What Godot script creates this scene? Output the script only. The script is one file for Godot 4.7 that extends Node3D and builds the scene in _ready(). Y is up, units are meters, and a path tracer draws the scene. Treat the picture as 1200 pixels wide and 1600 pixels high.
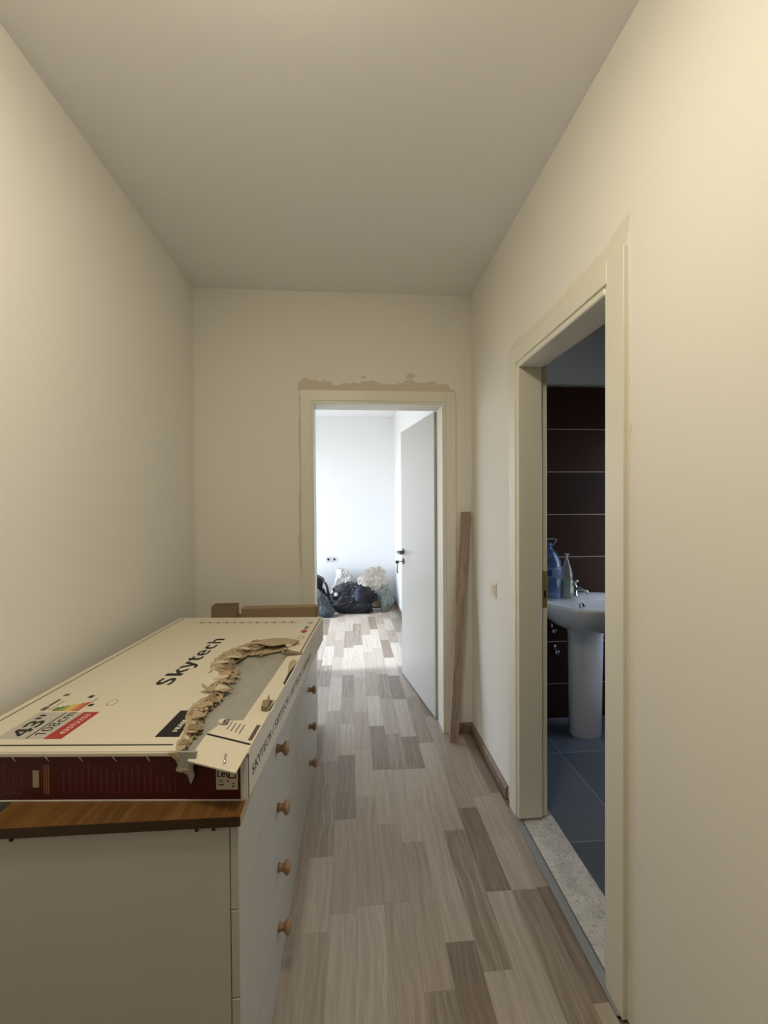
extends Node3D
# Lengths are metres. Points are written (x, y, d): d runs away from the camera, so Godot's z is -d.

const XL = -0.918      # corridor's left wall
const XR = 0.744       # corridor's right wall
const ZB = 2.58        # wall at the end of the corridor
const HC = 2.7         # ceiling
const LAMP = Color(1.0, 0.955, 0.86)
var taken := {}
var mats := {}
var rng := RandomNumberGenerator.new()

# ---------------------------------------------------------------- naming
func numbered(n: String) -> String:
	if not taken.has(n):
		taken[n] = 0
		return n
	taken[n] += 1
	return "%s_%03d" % [n, taken[n]]

func tag(o: Node, label: String, category: String, group := "", kind := "") -> Node:
	o.set_meta("label", label)
	o.set_meta("category", category)
	if group != "":
		o.set_meta("group", group)
	if kind != "":
		o.set_meta("kind", kind)
	return o

func thing(called: String, label: String, category: String, at := Vector3.ZERO, turn := 0.0, kind := "", group := "") -> Node3D:
	var o := Node3D.new()
	o.name = numbered(called)
	add_child(o, true)
	o.position = Vector3(at.x, at.y, -at.z)
	o.rotation.y = turn
	tag(o, label, category, group, kind)
	return o

func part(called: String, st: SurfaceTool, m: Material, parent: Node = null, flat := true) -> MeshInstance3D:
	if flat:
		st.generate_normals()
	var o := MeshInstance3D.new()
	o.mesh = st.commit()
	o.material_override = m
	o.name = numbered(called) if parent == null else called
	(self if parent == null else parent).add_child(o, true)
	return o

# ---------------------------------------------------------------- shapes
func begin(smooth := false) -> SurfaceTool:
	var st := SurfaceTool.new()
	st.begin(Mesh.PRIMITIVE_TRIANGLES)
	st.set_smooth_group(0 if smooth else -1)
	return st

func V(x: float, y: float, d: float) -> Vector3:
	return Vector3(x, y, -d)

func tri(st: SurfaceTool, a: Vector3, b: Vector3, c: Vector3, out: Vector3) -> void:
	# front faces run clockwise
	if (b - a).cross(c - a).dot(out) > 0.0:
		var t := b
		b = c
		c = t
	for p: Vector3 in [a, b, c]:
		st.add_vertex(p)

func quad(st: SurfaceTool, a: Vector3, b: Vector3, c: Vector3, d: Vector3, out: Vector3) -> void:
	tri(st, a, b, c, out)
	tri(st, a, c, d, out)

func box(st: SurfaceTool, lo: Vector3, hi: Vector3, bev := 0.0) -> void:
	# lo and hi are (x, y, d) corners
	var c := V((lo.x + hi.x) / 2, (lo.y + hi.y) / 2, (lo.z + hi.z) / 2)
	var h := Vector3(absf(hi.x - lo.x), absf(hi.y - lo.y), absf(hi.z - lo.z)) / 2
	cbox(st, Transform3D(Basis(), c), h, bev)

func cbox(st: SurfaceTool, tr: Transform3D, h: Vector3, bev := 0.0) -> void:
	bev = minf(bev, minf(h.x, minf(h.y, h.z)) * 0.9)
	for ax in 3:
		var u := (ax + 1) % 3
		var w := (ax + 2) % 3
		for s: float in [-1.0, 1.0]:
			var q: Array[Vector3] = []
			for k: Array in [[-1, -1], [1, -1], [1, 1], [-1, 1]]:
				var p := Vector3()
				p[ax] = s * h[ax]
				p[u] = k[0] * (h[u] - bev)
				p[w] = k[1] * (h[w] - bev)
				q.append(tr * p)
			var n := Vector3()
			n[ax] = s
			quad(st, q[0], q[1], q[2], q[3], tr.basis * n)
	if bev <= 0.0:
		return
	for ax in 3:
		var u := (ax + 1) % 3
		var w := (ax + 2) % 3
		for su: float in [-1.0, 1.0]:
			for sw: float in [-1.0, 1.0]:
				var q: Array[Vector3] = []
				for e: Array in [[-1, 0], [1, 0], [1, 1], [-1, 1]]:
					var p := Vector3()
					p[ax] = e[0] * (h[ax] - bev)
					p[u] = su * (h[u] - (bev if e[1] == 0 else 0.0))
					p[w] = sw * (h[w] - (0.0 if e[1] == 0 else bev))
					q.append(tr * p)
				var n := Vector3()
				n[u] = su
				n[w] = sw
				quad(st, q[0], q[1], q[2], q[3], tr.basis * n)
	for sx: float in [-1.0, 1.0]:
		for sy: float in [-1.0, 1.0]:
			for sz: float in [-1.0, 1.0]:
				var s := Vector3(sx, sy, sz)
				var q: Array[Vector3] = []
				for ax in 3:
					var p := s * (h - Vector3.ONE * bev)
					p[ax] = s[ax] * h[ax]
					q.append(tr * p)
				tri(st, q[0], q[1], q[2], tr.basis * s)

func prism(st: SurfaceTool, pts: PackedVector2Array, o: Vector3, ux: Vector3, uy: Vector3, t: float) -> void:
	# a flat plate: the outline in the plane (ux, uy) from o, thickness t along ux x uy
	var n := ux.cross(uy).normalized()
	var idx := Geometry2D.triangulate_polygon(pts)
	for k in range(0, idx.size(), 3):
		var a := o + ux * pts[idx[k]].x + uy * pts[idx[k]].y
		var b := o + ux * pts[idx[k + 1]].x + uy * pts[idx[k + 1]].y
		var c := o + ux * pts[idx[k + 2]].x + uy * pts[idx[k + 2]].y
		tri(st, a + n * t, b + n * t, c + n * t, n)
		tri(st, a, b, c, -n)
	var s := -1.0 if Geometry2D.is_polygon_clockwise(pts) else 1.0
	for k in pts.size():
		var p := pts[k]
		var q := pts[(k + 1) % pts.size()]
		var e := (q - p)
		var out := (ux * e.y - uy * e.x) * s
		var a := o + ux * p.x + uy * p.y
		var b := o + ux * q.x + uy * q.y
		quad(st, a, b, b + n * t, a + n * t, out)

func loft(st: SurfaceTool, rings: Array, cap_first := true, cap_last := true) -> void:
	# rings of points that run counter-clockwise seen from the end the rings go to
	var n: int = rings[0].size()
	for r in rings.size() - 1:
		for k in n:
			var a: Vector3 = rings[r][k]
			var b: Vector3 = rings[r][(k + 1) % n]
			var c: Vector3 = rings[r + 1][(k + 1) % n]
			var d: Vector3 = rings[r + 1][k]
			for p: Vector3 in [a, c, b, a, d, c]:
				st.add_vertex(p)
	for e in 2:
		if (e == 0 and not cap_first) or (e == 1 and not cap_last):
			continue
		var ring: Array = rings[0] if e == 0 else rings[-1]
		var m := Vector3()
		for p: Vector3 in ring:
			m += p / n
		for k in n:
			var a: Vector3 = ring[k]
			var b: Vector3 = ring[(k + 1) % n]
			for p: Vector3 in ([m, a, b] if e == 0 else [m, b, a]):
				st.add_vertex(p)

func ring_of(n: int, f: Callable) -> Array:
	var r := []
	for k in n:
		r.append(f.call(TAU * k / n))
	return r

func lathe(st: SurfaceTool, prof: Array, tr := Transform3D(), n := 28) -> void:
	# profile of (radius, height) going up the outside
	var rings := []
	for p: Vector2 in prof:
		rings.append(ring_of(n, func(t): return tr * Vector3(p.x * cos(t), p.y, -p.x * sin(t))))
	loft(st, rings)

func tube(st: SurfaceTool, path: Array, rad: Array, n := 12) -> void:
	var rings := []
	var side := Vector3()
	for k in path.size():
		var dir: Vector3 = (path[mini(k + 1, path.size() - 1)] - path[maxi(k - 1, 0)]).normalized()
		if side == Vector3():
			side = dir.cross(Vector3.UP if absf(dir.y) < 0.9 else Vector3.RIGHT).normalized()
		side = (side - dir * side.dot(dir)).normalized()
		var up := dir.cross(side)
		var c: Vector3 = path[k]
		var r: float = rad[mini(k, rad.size() - 1)]
		var s := side
		rings.append(ring_of(n, func(t): return c + s * cos(t) * r + up * sin(t) * r))
	loft(st, rings)

func text(called: String, s: String, cap: float, at: Vector3, ux: Vector3, uy: Vector3, m: Material, parent: Node, bold := false, stretch := 1.0) -> MeshInstance3D:
	var t := TextMesh.new()
	var f := SystemFont.new()
	f.font_names = PackedStringArray(["Droid Sans"])
	f.font_weight = 700 if bold else 400
	t.font = f
	t.font_size = 64
	t.pixel_size = cap / (0.72 * 64)
	t.depth = 0.0004
	t.curve_step = 2.0
	t.horizontal_alignment = HORIZONTAL_ALIGNMENT_LEFT
	t.vertical_alignment = VERTICAL_ALIGNMENT_BOTTOM
	t.text = s
	var o := MeshInstance3D.new()
	o.mesh = t
	o.material_override = m
	o.name = called
	o.transform = Transform3D(Basis(ux * stretch, uy, ux.cross(uy)), at - uy * cap * 0.33)
	parent.add_child(o, true)
	return o

# ---------------------------------------------------------------- materials
func mat(key: String, c: Color, rough := 0.7, metal := 0.0) -> StandardMaterial3D:
	if mats.has(key):
		return mats[key]
	var m := StandardMaterial3D.new()
	m.albedo_color = c
	m.roughness = rough
	m.metallic = metal
	mats[key] = m
	return m

func c8(r: int, g: int, b: int) -> Color:
	return Color(r / 255.0, g / 255.0, b / 255.0)

func noise(seed_: int, freq: float, oct := 3, kind := FastNoiseLite.TYPE_SIMPLEX_SMOOTH) -> FastNoiseLite:
	var n := FastNoiseLite.new()
	n.seed = seed_
	n.noise_type = kind
	n.frequency = freq
	n.fractal_octaves = oct
	return n

func bumpy(m: StandardMaterial3D, seed_: int, freq: float, metres: float, strength: float) -> void:
	var im := noise(seed_, freq, 4).get_seamless_image(256, 256)
	im.convert(Image.FORMAT_RGBA8)
	im.bump_map_to_normal_map(strength)
	m.normal_enabled = true
	m.normal_texture = ImageTexture.create_from_image(im)
	m.uv1_triplanar = true
	m.uv1_world_triplanar = true
	m.uv1_scale = Vector3.ONE / metres

func grain_image(seed_: int, w: int, h: int, contrast: float) -> Image:
	var im := Image.create(w, h, false, Image.FORMAT_RGB8)
	var fine := noise(seed_, 1.0, 2)
	var broad := noise(seed_ + 7, 1.0, 2)
	var warp := noise(seed_ + 13, 1.0, 1)
	for y in h:
		for x in w:
			var u := float(x) / w
			var v := float(y) / h
			var wv := warp.get_noise_2d(u * 3.0, v * 5.0)
			var b := broad.get_noise_2d(u * 20.0 + wv * 0.7, v * 1.8)
			var ring := absf(fposmod((u * 7.0 + wv * 0.9 + b * 0.3), 1.0) - 0.5) * 2.0
			var f := fine.get_noise_2d(u * 110.0, v * 9.0)
			var t := 1.0 + contrast * (0.6 * b + 0.7 * f + 0.14 * (ring - 0.5))
			im.set_pixel(x, y, Color(clampf(0.86 * t, 0, 1), clampf(0.855 * t, 0, 1), clampf(0.85 * (t - 0.01), 0, 1)))
	return im

# ---------------------------------------------------------------- scene
func _ready() -> void:
	rng.seed = 4711
	# camera
	var cam := Camera3D.new()
	cam.name = "camera"
	add_child(cam)
	cam.keep_aspect = Camera3D.KEEP_HEIGHT
	cam.fov = rad_to_deg(2.0 * atan(800.0 / 662.84))
	cam.near = 0.02
	cam.transform = Transform3D(Basis(Vector3(0.997, -0.00661, 0.07707), Vector3(0.00764, 0.99988, -0.01313), Vector3(-0.07697, 0.01368, 0.99694)).orthonormalized(), Vector3(0, 1.4123, 0))
	cam.current = true
	# sky and exposure
	var we := WorldEnvironment.new()
	we.name = "world"
	var env := Environment.new()
	env.background_mode = Environment.BG_SKY
	var sky := Sky.new()
	var sm := ProceduralSkyMaterial.new()
	sm.sky_top_color = Color(0.80, 0.87, 0.98)
	sm.sky_horizon_color = Color(0.95, 0.97, 1.0)
	sm.ground_bottom_color = Color(0.42, 0.42, 0.42)
	sm.ground_horizon_color = Color(0.75, 0.78, 0.80)
	sm.sky_energy_multiplier = 2.0
	sm.ground_energy_multiplier = 3.1
	sky.sky_material = sm
	env.sky = sky
	env.tonemap_mode = Environment.TONE_MAPPER_LINEAR
	env.tonemap_exposure = 1.0
	env.sdfgi_enabled = true
	env.ssao_enabled = true
	env.ssil_enabled = true
	we.environment = env
	add_child(we)
	# hazy sun through the far room's balcony window
	var sun := DirectionalLight3D.new()
	sun.name = "sun"
	add_child(sun)
	sun.look_at_from_position(Vector3(-3, 4, -4.5), Vector3(-3, 4, -4.5) + Vector3(1, -1.13, -0.03), Vector3.UP)
	sun.light_energy = 1.35
	sun.light_color = Color(0.93, 0.96, 1.0)
	sun.light_angular_distance = 3.0
	sun.shadow_enabled = true
	# warm ceiling lamp above the camera, out of the frame
	build_lamp()

	make_materials()
	build_shell()
	build_doors()
	build_floor()
	build_bathroom()
	build_dresser()
	build_carton()
	build_small_things()
	build_bags()

func build_lamp() -> void:
	var t := thing("ceiling_lamp", "round white flush ceiling lamp glowing warm above the near end of the corridor", "lamp", Vector3(-0.14, 2.7, 0.58))
	var st := begin(true)
	lathe(st, [Vector2(0.001, -0.055), Vector2(0.05, -0.053), Vector2(0.1, -0.044), Vector2(0.13, -0.028), Vector2(0.138, -0.012)])
	var gm := StandardMaterial3D.new()
	gm.albedo_color = Color(0.9, 0.88, 0.82)
	gm.emission_enabled = true
	gm.emission = LAMP
	gm.emission_energy_multiplier = 1.5
	part("diffuser", st, gm, t)
	st = begin(true)
	lathe(st, [Vector2(0.15, -0.014), Vector2(0.15, 0.0)])
	part("rim", st, mat("lamp_rim", c8(225, 225, 220), 0.4), t)
	var l := OmniLight3D.new()
	l.name = "lamp_light"
	t.add_child(l)
	l.position = Vector3(0, -0.14, 0)
	l.light_color = LAMP
	l.light_energy = 0.26
	l.light_size = 0.12
	l.omni_range = 9.0
	l.omni_attenuation = 2.0
	l.shadow_enabled = true
	var a := AreaLight3D.new()
	a.name = "lamp_panel_light"
	t.add_child(a)
	a.position = Vector3(0, -0.07, 0)
	a.rotation.x = -PI / 2
	a.area_size = Vector2(0.24, 0.24)
	a.light_color = LAMP
	a.light_energy = 0.94
	a.shadow_enabled = true

func make_materials() -> void:
	var w := mat("wall", c8(238, 234, 224), 0.9)
	bumpy(w, 3, 0.05, 0.12, 0.3)
	var c := mat("ceiling", c8(243, 242, 240), 0.92)
	bumpy(c, 5, 0.05, 0.12, 0.25)
	bumpy(mat("white_room", c8(246, 247, 246), 0.9), 3, 0.05, 0.12, 0.25)
	mat("bath_paint", c8(200, 205, 205), 0.85)
	mat("trim", c8(232, 228, 212), 0.38)
	mat("leaf", c8(200, 197, 189), 0.35)
	bumpy(mat("filler", c8(219, 207, 187), 0.95), 11, 0.04, 0.12, 0.8)
	bumpy(mat("filler_pale", c8(229, 223, 206), 0.95), 12, 0.04, 0.12, 0.8)
	mat("chrome", c8(205, 205, 208), 0.16, 1.0)
	mat("dull_steel", c8(96, 96, 92), 0.42, 0.8)
	mat("brass", c8(176, 158, 98), 0.5, 0.5)
	mat("grey_metal", c8(146, 149, 148), 0.55, 0.1)
	mat("white_board", c8(204, 203, 197), 0.42)
	mat("dark_gap", c8(52, 45, 36), 0.9)
	mat("grout", c8(176, 168, 160), 0.9)
	mat("grout_floor", c8(168, 172, 176), 0.9)
	for k in 3:
		mat("tile_%d" % k, [c8(54, 38, 32), c8(49, 36, 31), c8(58, 41, 35)][k], 0.45).metallic_specular = 0.2
	for k in 3:
		bumpy(mat("floor_tile_%d" % k, [c8(92, 98, 108), c8(86, 92, 102), c8(98, 103, 112)][k], 0.36), 40 + k, 0.06, 0.3, 0.5)
	mat("ceramic", c8(216, 217, 218), 0.1)
	mat("black", c8(18, 17, 16), 0.6)
	mat("white_ink", c8(226, 222, 212), 0.6)
	mat("carton_white", c8(218, 209, 188), 0.62)
	mat("carton_side", c8(226, 222, 212), 0.62)
	mat("carton_red", c8(72, 3, 8), 0.55)
	mat("ink_red", c8(170, 44, 40), 0.6)
	mat("ink_grey", c8(186, 180, 168), 0.6)
	bumpy(mat("cardboard", c8(176, 156, 126), 0.9), 21, 0.03, 0.06, 2.0)
	bumpy(mat("cardboard_dark", c8(142, 122, 94), 0.9), 22, 0.03, 0.06, 2.0)
	mat("torn_paper", c8(204, 190, 164), 0.85)
	mat("film", c8(165, 162, 152), 0.42)
	# wood grain
	var g1 := ImageTexture.create_from_image(grain_image(101, 256, 1024, 0.12))
	var g2 := ImageTexture.create_from_image(grain_image(202, 256, 1024, 0.22))
	var tones := [c8(156, 141, 127), c8(174, 160, 146), c8(192, 179, 165), c8(207, 196, 183), c8(221, 211, 199)]
	for k in tones.size():
		var m := mat("plank_%d" % k, tones[k], 0.36)
		m.albedo_texture = g2 if k < 2 else g1
	var b := mat("baseboard", c8(150, 128, 104), 0.5)
	b.albedo_texture = g2
	b.uv1_triplanar = true
	b.uv1_scale = Vector3(1.2, 1.2, 1.2)
	var bo := mat("board", c8(186, 164, 148), 0.55)
	bo.albedo_texture = g2
	var o := mat("oak", c8(118, 82, 40), 0.42)
	var g3 := ImageTexture.create_from_image(grain_image(303, 256, 512, 0.3))
	o.albedo_texture = g3
	var kn := mat("knob", c8(186, 148, 112), 0.45)
	kn.albedo_texture = g2
	kn.uv1_triplanar = true
	kn.uv1_scale = Vector3(4, 4, 4)
	# speckled marble of the sill
	var im := Image.create(256, 256, false, Image.FORMAT_RGB8)
	var n1 := noise(61, 0.02, 4)
	var n2 := noise(62, 0.11, 2, FastNoiseLite.TYPE_CELLULAR)
	var n3 := noise(63, 0.09, 3)
	for y in 256:
		for x in 256:
			var v := 0.80 + 0.09 * n1.get_noise_2d(x, y) + 0.05 * n3.get_noise_2d(x, y)
			if n3.get_noise_2d(x * 1.3 + 300.0, y) > 0.34:
				v -= 0.12
			if n2.get_noise_2d(x, y) > -0.18:
				v += 0.05
			im.set_pixel(x, y, Color(v, v * 0.985, v * 0.94))
	var s := mat("marble", Color.WHITE, 0.4)
	s.albedo_texture = ImageTexture.create_from_image(im)
	s.uv1_triplanar = true
	s.uv1_world_triplanar = true
	s.uv1_scale = Vector3(2.2, 2.2, 2.2)

func wall(called: String, label: String, boxes: Array, m: Material, category := "wall") -> MeshInstance3D:
	var st := begin()
	for b: Array in boxes:
		box(st, b[0], b[1])
	var o := part(called, st, m)
	tag(o, label, category, "", "structure")
	return o

func build_shell() -> void:
	var w: Material = mats.wall
	wall("wall_left", "long plain cream wall on the left behind the white dresser", [[Vector3(-1.07, 0, -1.4), Vector3(XL, HC, ZB)]], w)
	wall("wall_back", "cream wall at the corridor's end around the open white door", [
		[Vector3(-1.6, 0, ZB), Vector3(-0.26, HC, 2.73)], [Vector3(-0.26, 2.07, ZB), Vector3(0.606, HC, 2.73)], [Vector3(0.606, 0, ZB), Vector3(0.9, HC, 2.73)]], w)
	wall("wall_right", "long plain cream wall on the right pierced by the bathroom doorway", [
		[Vector3(XR, 0, -1.4), Vector3(0.872, HC, 1.142)], [Vector3(XR, 2.067, 1.142), Vector3(0.872, HC, 1.869)], [Vector3(XR, 0, 1.869), Vector3(0.872, HC, ZB)]], w)
	wall("wall_rear", "plain cream walls of the hall behind the camera", [[Vector3(-3.5, 0, -5.35), Vector3(3.5, HC, -5.2)], [Vector3(-3.65, 0, -5.35), Vector3(-3.5, HC, -1.25)], [Vector3(3.5, 0, -5.35), Vector3(3.65, HC, -1.25)],
		[Vector3(-3.5, 0, -1.4), Vector3(-1.07, HC, -1.25)], [Vector3(0.9, 0, -1.4), Vector3(3.5, HC, -1.25)]], w)
	wall("ceiling", "flat off-white corridor ceiling", [[Vector3(-1.07, HC, -1.4), Vector3(0.9, 2.85, 2.655)], [Vector3(-3.65, HC, -5.35), Vector3(3.65, 2.85, -1.4)]], mats.ceiling, "ceiling")
	wall("ceiling_far", "white ceiling of the bright room beyond the end door", [[Vector3(-1.75, HC, 2.655), Vector3(0.9, 2.85, 6.3)]], mats.white_room, "ceiling")
	wall("wall_far", "bright white wall of the far room behind the heap of bags", [[Vector3(-1.6, 0, 6.12), Vector3(0.8, HC, 6.27)]], mats.white_room)
	wall("wall_far_right", "white side wall of the far room behind the open door leaf", [[Vector3(0.63, 0, 2.73), Vector3(0.8, HC, 6.12)]], mats.white_room)
	wall("wall_far_left", "white wall of the far room with the balcony opening that lets the daylight in", [
		[Vector3(-1.6, 0, 2.73), Vector3(-1.45, HC, 3.57)], [Vector3(-1.6, 2.34, 3.57), Vector3(-1.45, HC, 6.0)], [Vector3(-1.6, 0, 6.0), Vector3(-1.45, HC, 6.12)]], mats.white_room)
	wall("wall_bathroom_back", "bathroom wall behind the washbasin, brown tiles below grey paint", [[Vector3(0.9, 0, 2.712), Vector3(2.6, HC, 2.86)]], mats.bath_paint)
	wall("wall_bathroom_right", "bathroom side wall with the window", [
		[Vector3(2.05, 0, 0.9), Vector3(2.2, HC, 1.98)], [Vector3(2.05, 0, 1.98), Vector3(2.2, 0.55, 2.55)], [Vector3(2.05, 1.95, 1.98), Vector3(2.2, HC, 2.55)], [Vector3(2.05, 0, 2.55), Vector3(2.2, HC, 2.712)]], mats.tile_0)
	wall("wall_bathroom_front", "bathroom wall opposite the washbasin", [[Vector3(0.872, 0, 0.75), Vector3(2.5, HC, 0.9)]], mats.tile_0)
	wall("ceiling_bathroom", "grey-white bathroom ceiling", [[Vector3(0.9, HC, 0.75), Vector3(2.5, 2.85, 2.86)]], mats.bath_paint, "ceiling")
	# brown baseboards, joined to nothing else
	var st := begin()
	prism(st, PackedVector2Array([Vector2(0, 0), Vector2(-0.013, 0), Vector2(-0.013, 0.046), Vector2(-0.006, 0.06), Vector2(0, 0.062)]), V(XR, 0, 1.975), Vector3.RIGHT, Vector3.UP, -0.605)
	tag(part("baseboard_right", st, mats.baseboard), "brown wood-look baseboard along the right wall between bathroom door and corner", "baseboard", "", "structure")
	st = begin()
	prism(st, PackedVector2Array([Vector2(0, 0), Vector2(-0.013, 0), Vector2(-0.013, 0.046), Vector2(-0.006, 0.06), Vector2(0, 0.062)]), V(0.65, 0, ZB), Vector3(0, 0, -1), Vector3.UP, 0.094)
	tag(part("baseboard_back", st, mats.baseboard), "short brown baseboard beside the end door behind the leaning plank", "baseboard", "", "structure")
	st = begin()
	prism(st, PackedVector2Array([Vector2(0, 0), Vector2(-0.013, 0), Vector2(-0.013, 0.05), Vector2(-0.006, 0.065), Vector2(0, 0.067)]), V(-1.45, 0, 6.12), Vector3(0, 0, -1), Vector3.UP, 2.07)
	tag(part("baseboard_far", st, mats.baseboard), "brown baseboard at the foot of the far room's end wall", "baseboard", "", "structure")
	st = begin()
	prism(st, PackedVector2Array([Vector2(0, 0), Vector2(-0.013, 0), Vector2(-0.013, 0.05), Vector2(-0.006, 0.065), Vector2(0, 0.067)]), V(0.63, 0, 2.76), Vector3.RIGHT, Vector3.UP, -3.34)
	tag(part("baseboard_far_right", st, mats.baseboard), "brown baseboard along the far room's right wall behind the door leaf", "baseboard", "", "structure")
	# windows (outside the frame)
	var t := thing("window_1", "white balcony window frame in the far room's left wall", "window", Vector3(-1.53, 0, 4.785), 0.0, "structure")
	st = begin()
	for d: float in [-1.215, 1.155]:
		box(st, Vector3(-0.03, 0, d), Vector3(0.03, 2.34, d + 0.06), 0.006)
	part("window_frame", st, mats.trim, t)
	t = thing("window_2", "white window frame in the bathroom's side wall", "window", Vector3(2.13, 0.55, 2.265), 0.0, "structure")
	st = begin()
	for d: float in [-0.285, 0.245]:
		box(st, Vector3(-0.03, 0, d), Vector3(0.03, 1.4, d + 0.04), 0.006)
	box(st, Vector3(-0.03, 0, -0.245), Vector3(0.03, 0.04, 0.245), 0.006)
	box(st, Vector3(-0.03, 1.36, -0.245), Vector3(0.03, 1.4, 0.245), 0.006)
	part("window_frame", st, mats.trim, t)
	# smears of filler left round the door frames
	smear("plaster_patch", "tan filler smear above the end door's frame", ragged([-0.30, 2.106, -0.31, 2.150, -0.275, 2.178, -0.2, 2.172, -0.1, 2.155, -0.02, 2.150, 0.05, 2.160, 0.11, 2.172, 0.2, 2.156, 0.3, 2.158, 0.37, 2.178, 0.45, 2.160, 0.53, 2.168, 0.60, 2.152, 0.645, 2.106], 0.012), true, "filler")
	smear("plaster_patch", "small tan filler dab above the middle of the end door's smear", ragged([0.335, 2.19, 0.35, 2.215, 0.38, 2.222, 0.40, 2.205, 0.38, 2.19], 0.004), true, "filler")
	smear("plaster_patch", "tiny tan filler dab above the left half of the end door's frame", ragged([0.06, 2.19, 0.08, 2.204, 0.10, 2.2, 0.09, 2.188], 0.003), true, "filler")
	smear("plaster_patch", "narrow tan filler smear down the left of the end door's frame", ragged([-0.29, 2.11, -0.308, 2.07, -0.304, 1.98, -0.312, 1.86, -0.306, 1.72, -0.304, 1.6, -0.310, 1.5, -0.314, 1.42, -0.308, 1.3, -0.318, 1.2, -0.312, 1.1, -0.302, 1.0, -0.29, 1.0], 0.004), true, "filler")
	smear("plaster_patch", "faint filler smear above the bathroom door's frame", ragged([1.10, 2.1, 1.085, 2.185, 1.15, 2.175, 1.2, 2.155, 1.27, 2.16, 1.36, 2.15, 1.46, 2.144, 1.56, 2.14, 1.66, 2.142, 1.75, 2.146, 1.85, 2.15, 1.92, 2.145, 1.945, 2.12, 1.94, 2.1], 0.006), false, "filler_pale")
	smear("plaster_patch", "thin filler line down the near side of the bathroom door's frame", ragged([1.092, 2.1, 1.085, 1.9, 1.083, 1.64, 1.074, 1.62, 1.082, 1.58, 1.084, 1.2, 1.082, 0.9, 1.084, 0.5, 1.083, 0.2, 1.092, 0.1], 0.003), false, "filler_pale")
	smear("plaster_patch", "faint filler band down the far side of the bathroom door's frame", ragged([1.918, 2.1, 1.95, 2.05, 1.944, 1.7, 1.952, 1.3, 1.945, 0.9, 1.95, 0.5, 1.945, 0.1, 1.918, 0.1], 0.004), false, "filler_pale")

func ragged(q: Array, amp: float) -> Array:
	# the outline with an uneven edge
	var out := []
	var n := q.size() / 2
	for k in n:
		var a := Vector2(q[2 * k], q[2 * k + 1])
		var b := Vector2(q[(2 * k + 2) % q.size()], q[(2 * k + 3) % q.size()])
		var steps := maxi(1, int(a.distance_to(b) / 0.02))
		if k == n - 1:
			steps = 1
		for i in steps:
			var p := a.lerp(b, float(i) / steps)
			var off := Vector2(rng.randf_range(-1, 1), rng.randf_range(-1, 1)) * amp * (0.0 if (k == 0 and i == 0) or k == n - 1 else 1.0)
			out.append_array([p.x + off.x * 0.4, p.y + off.y * 0.4] if b.x == a.x else [p.x + off.x * 0.5, p.y + off.y])
	return out

func smear(called: String, label: String, q: Array, on_back: bool, m: String) -> void:
	var pts := PackedVector2Array()
	for k in range(0, q.size(), 2):
		pts.append(Vector2(q[k], q[k + 1]))
	var st := begin()
	if on_back:
		prism(st, pts, V(0, 0, ZB), Vector3.RIGHT, Vector3.UP, 0.0015)
	else:
		prism(st, pts, V(XR, 0, 0), Vector3(0, 0, -1), Vector3.UP, -0.0015)
	tag(part(called, st, mats[m]), label, "plaster patch", "", "structure")

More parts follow.
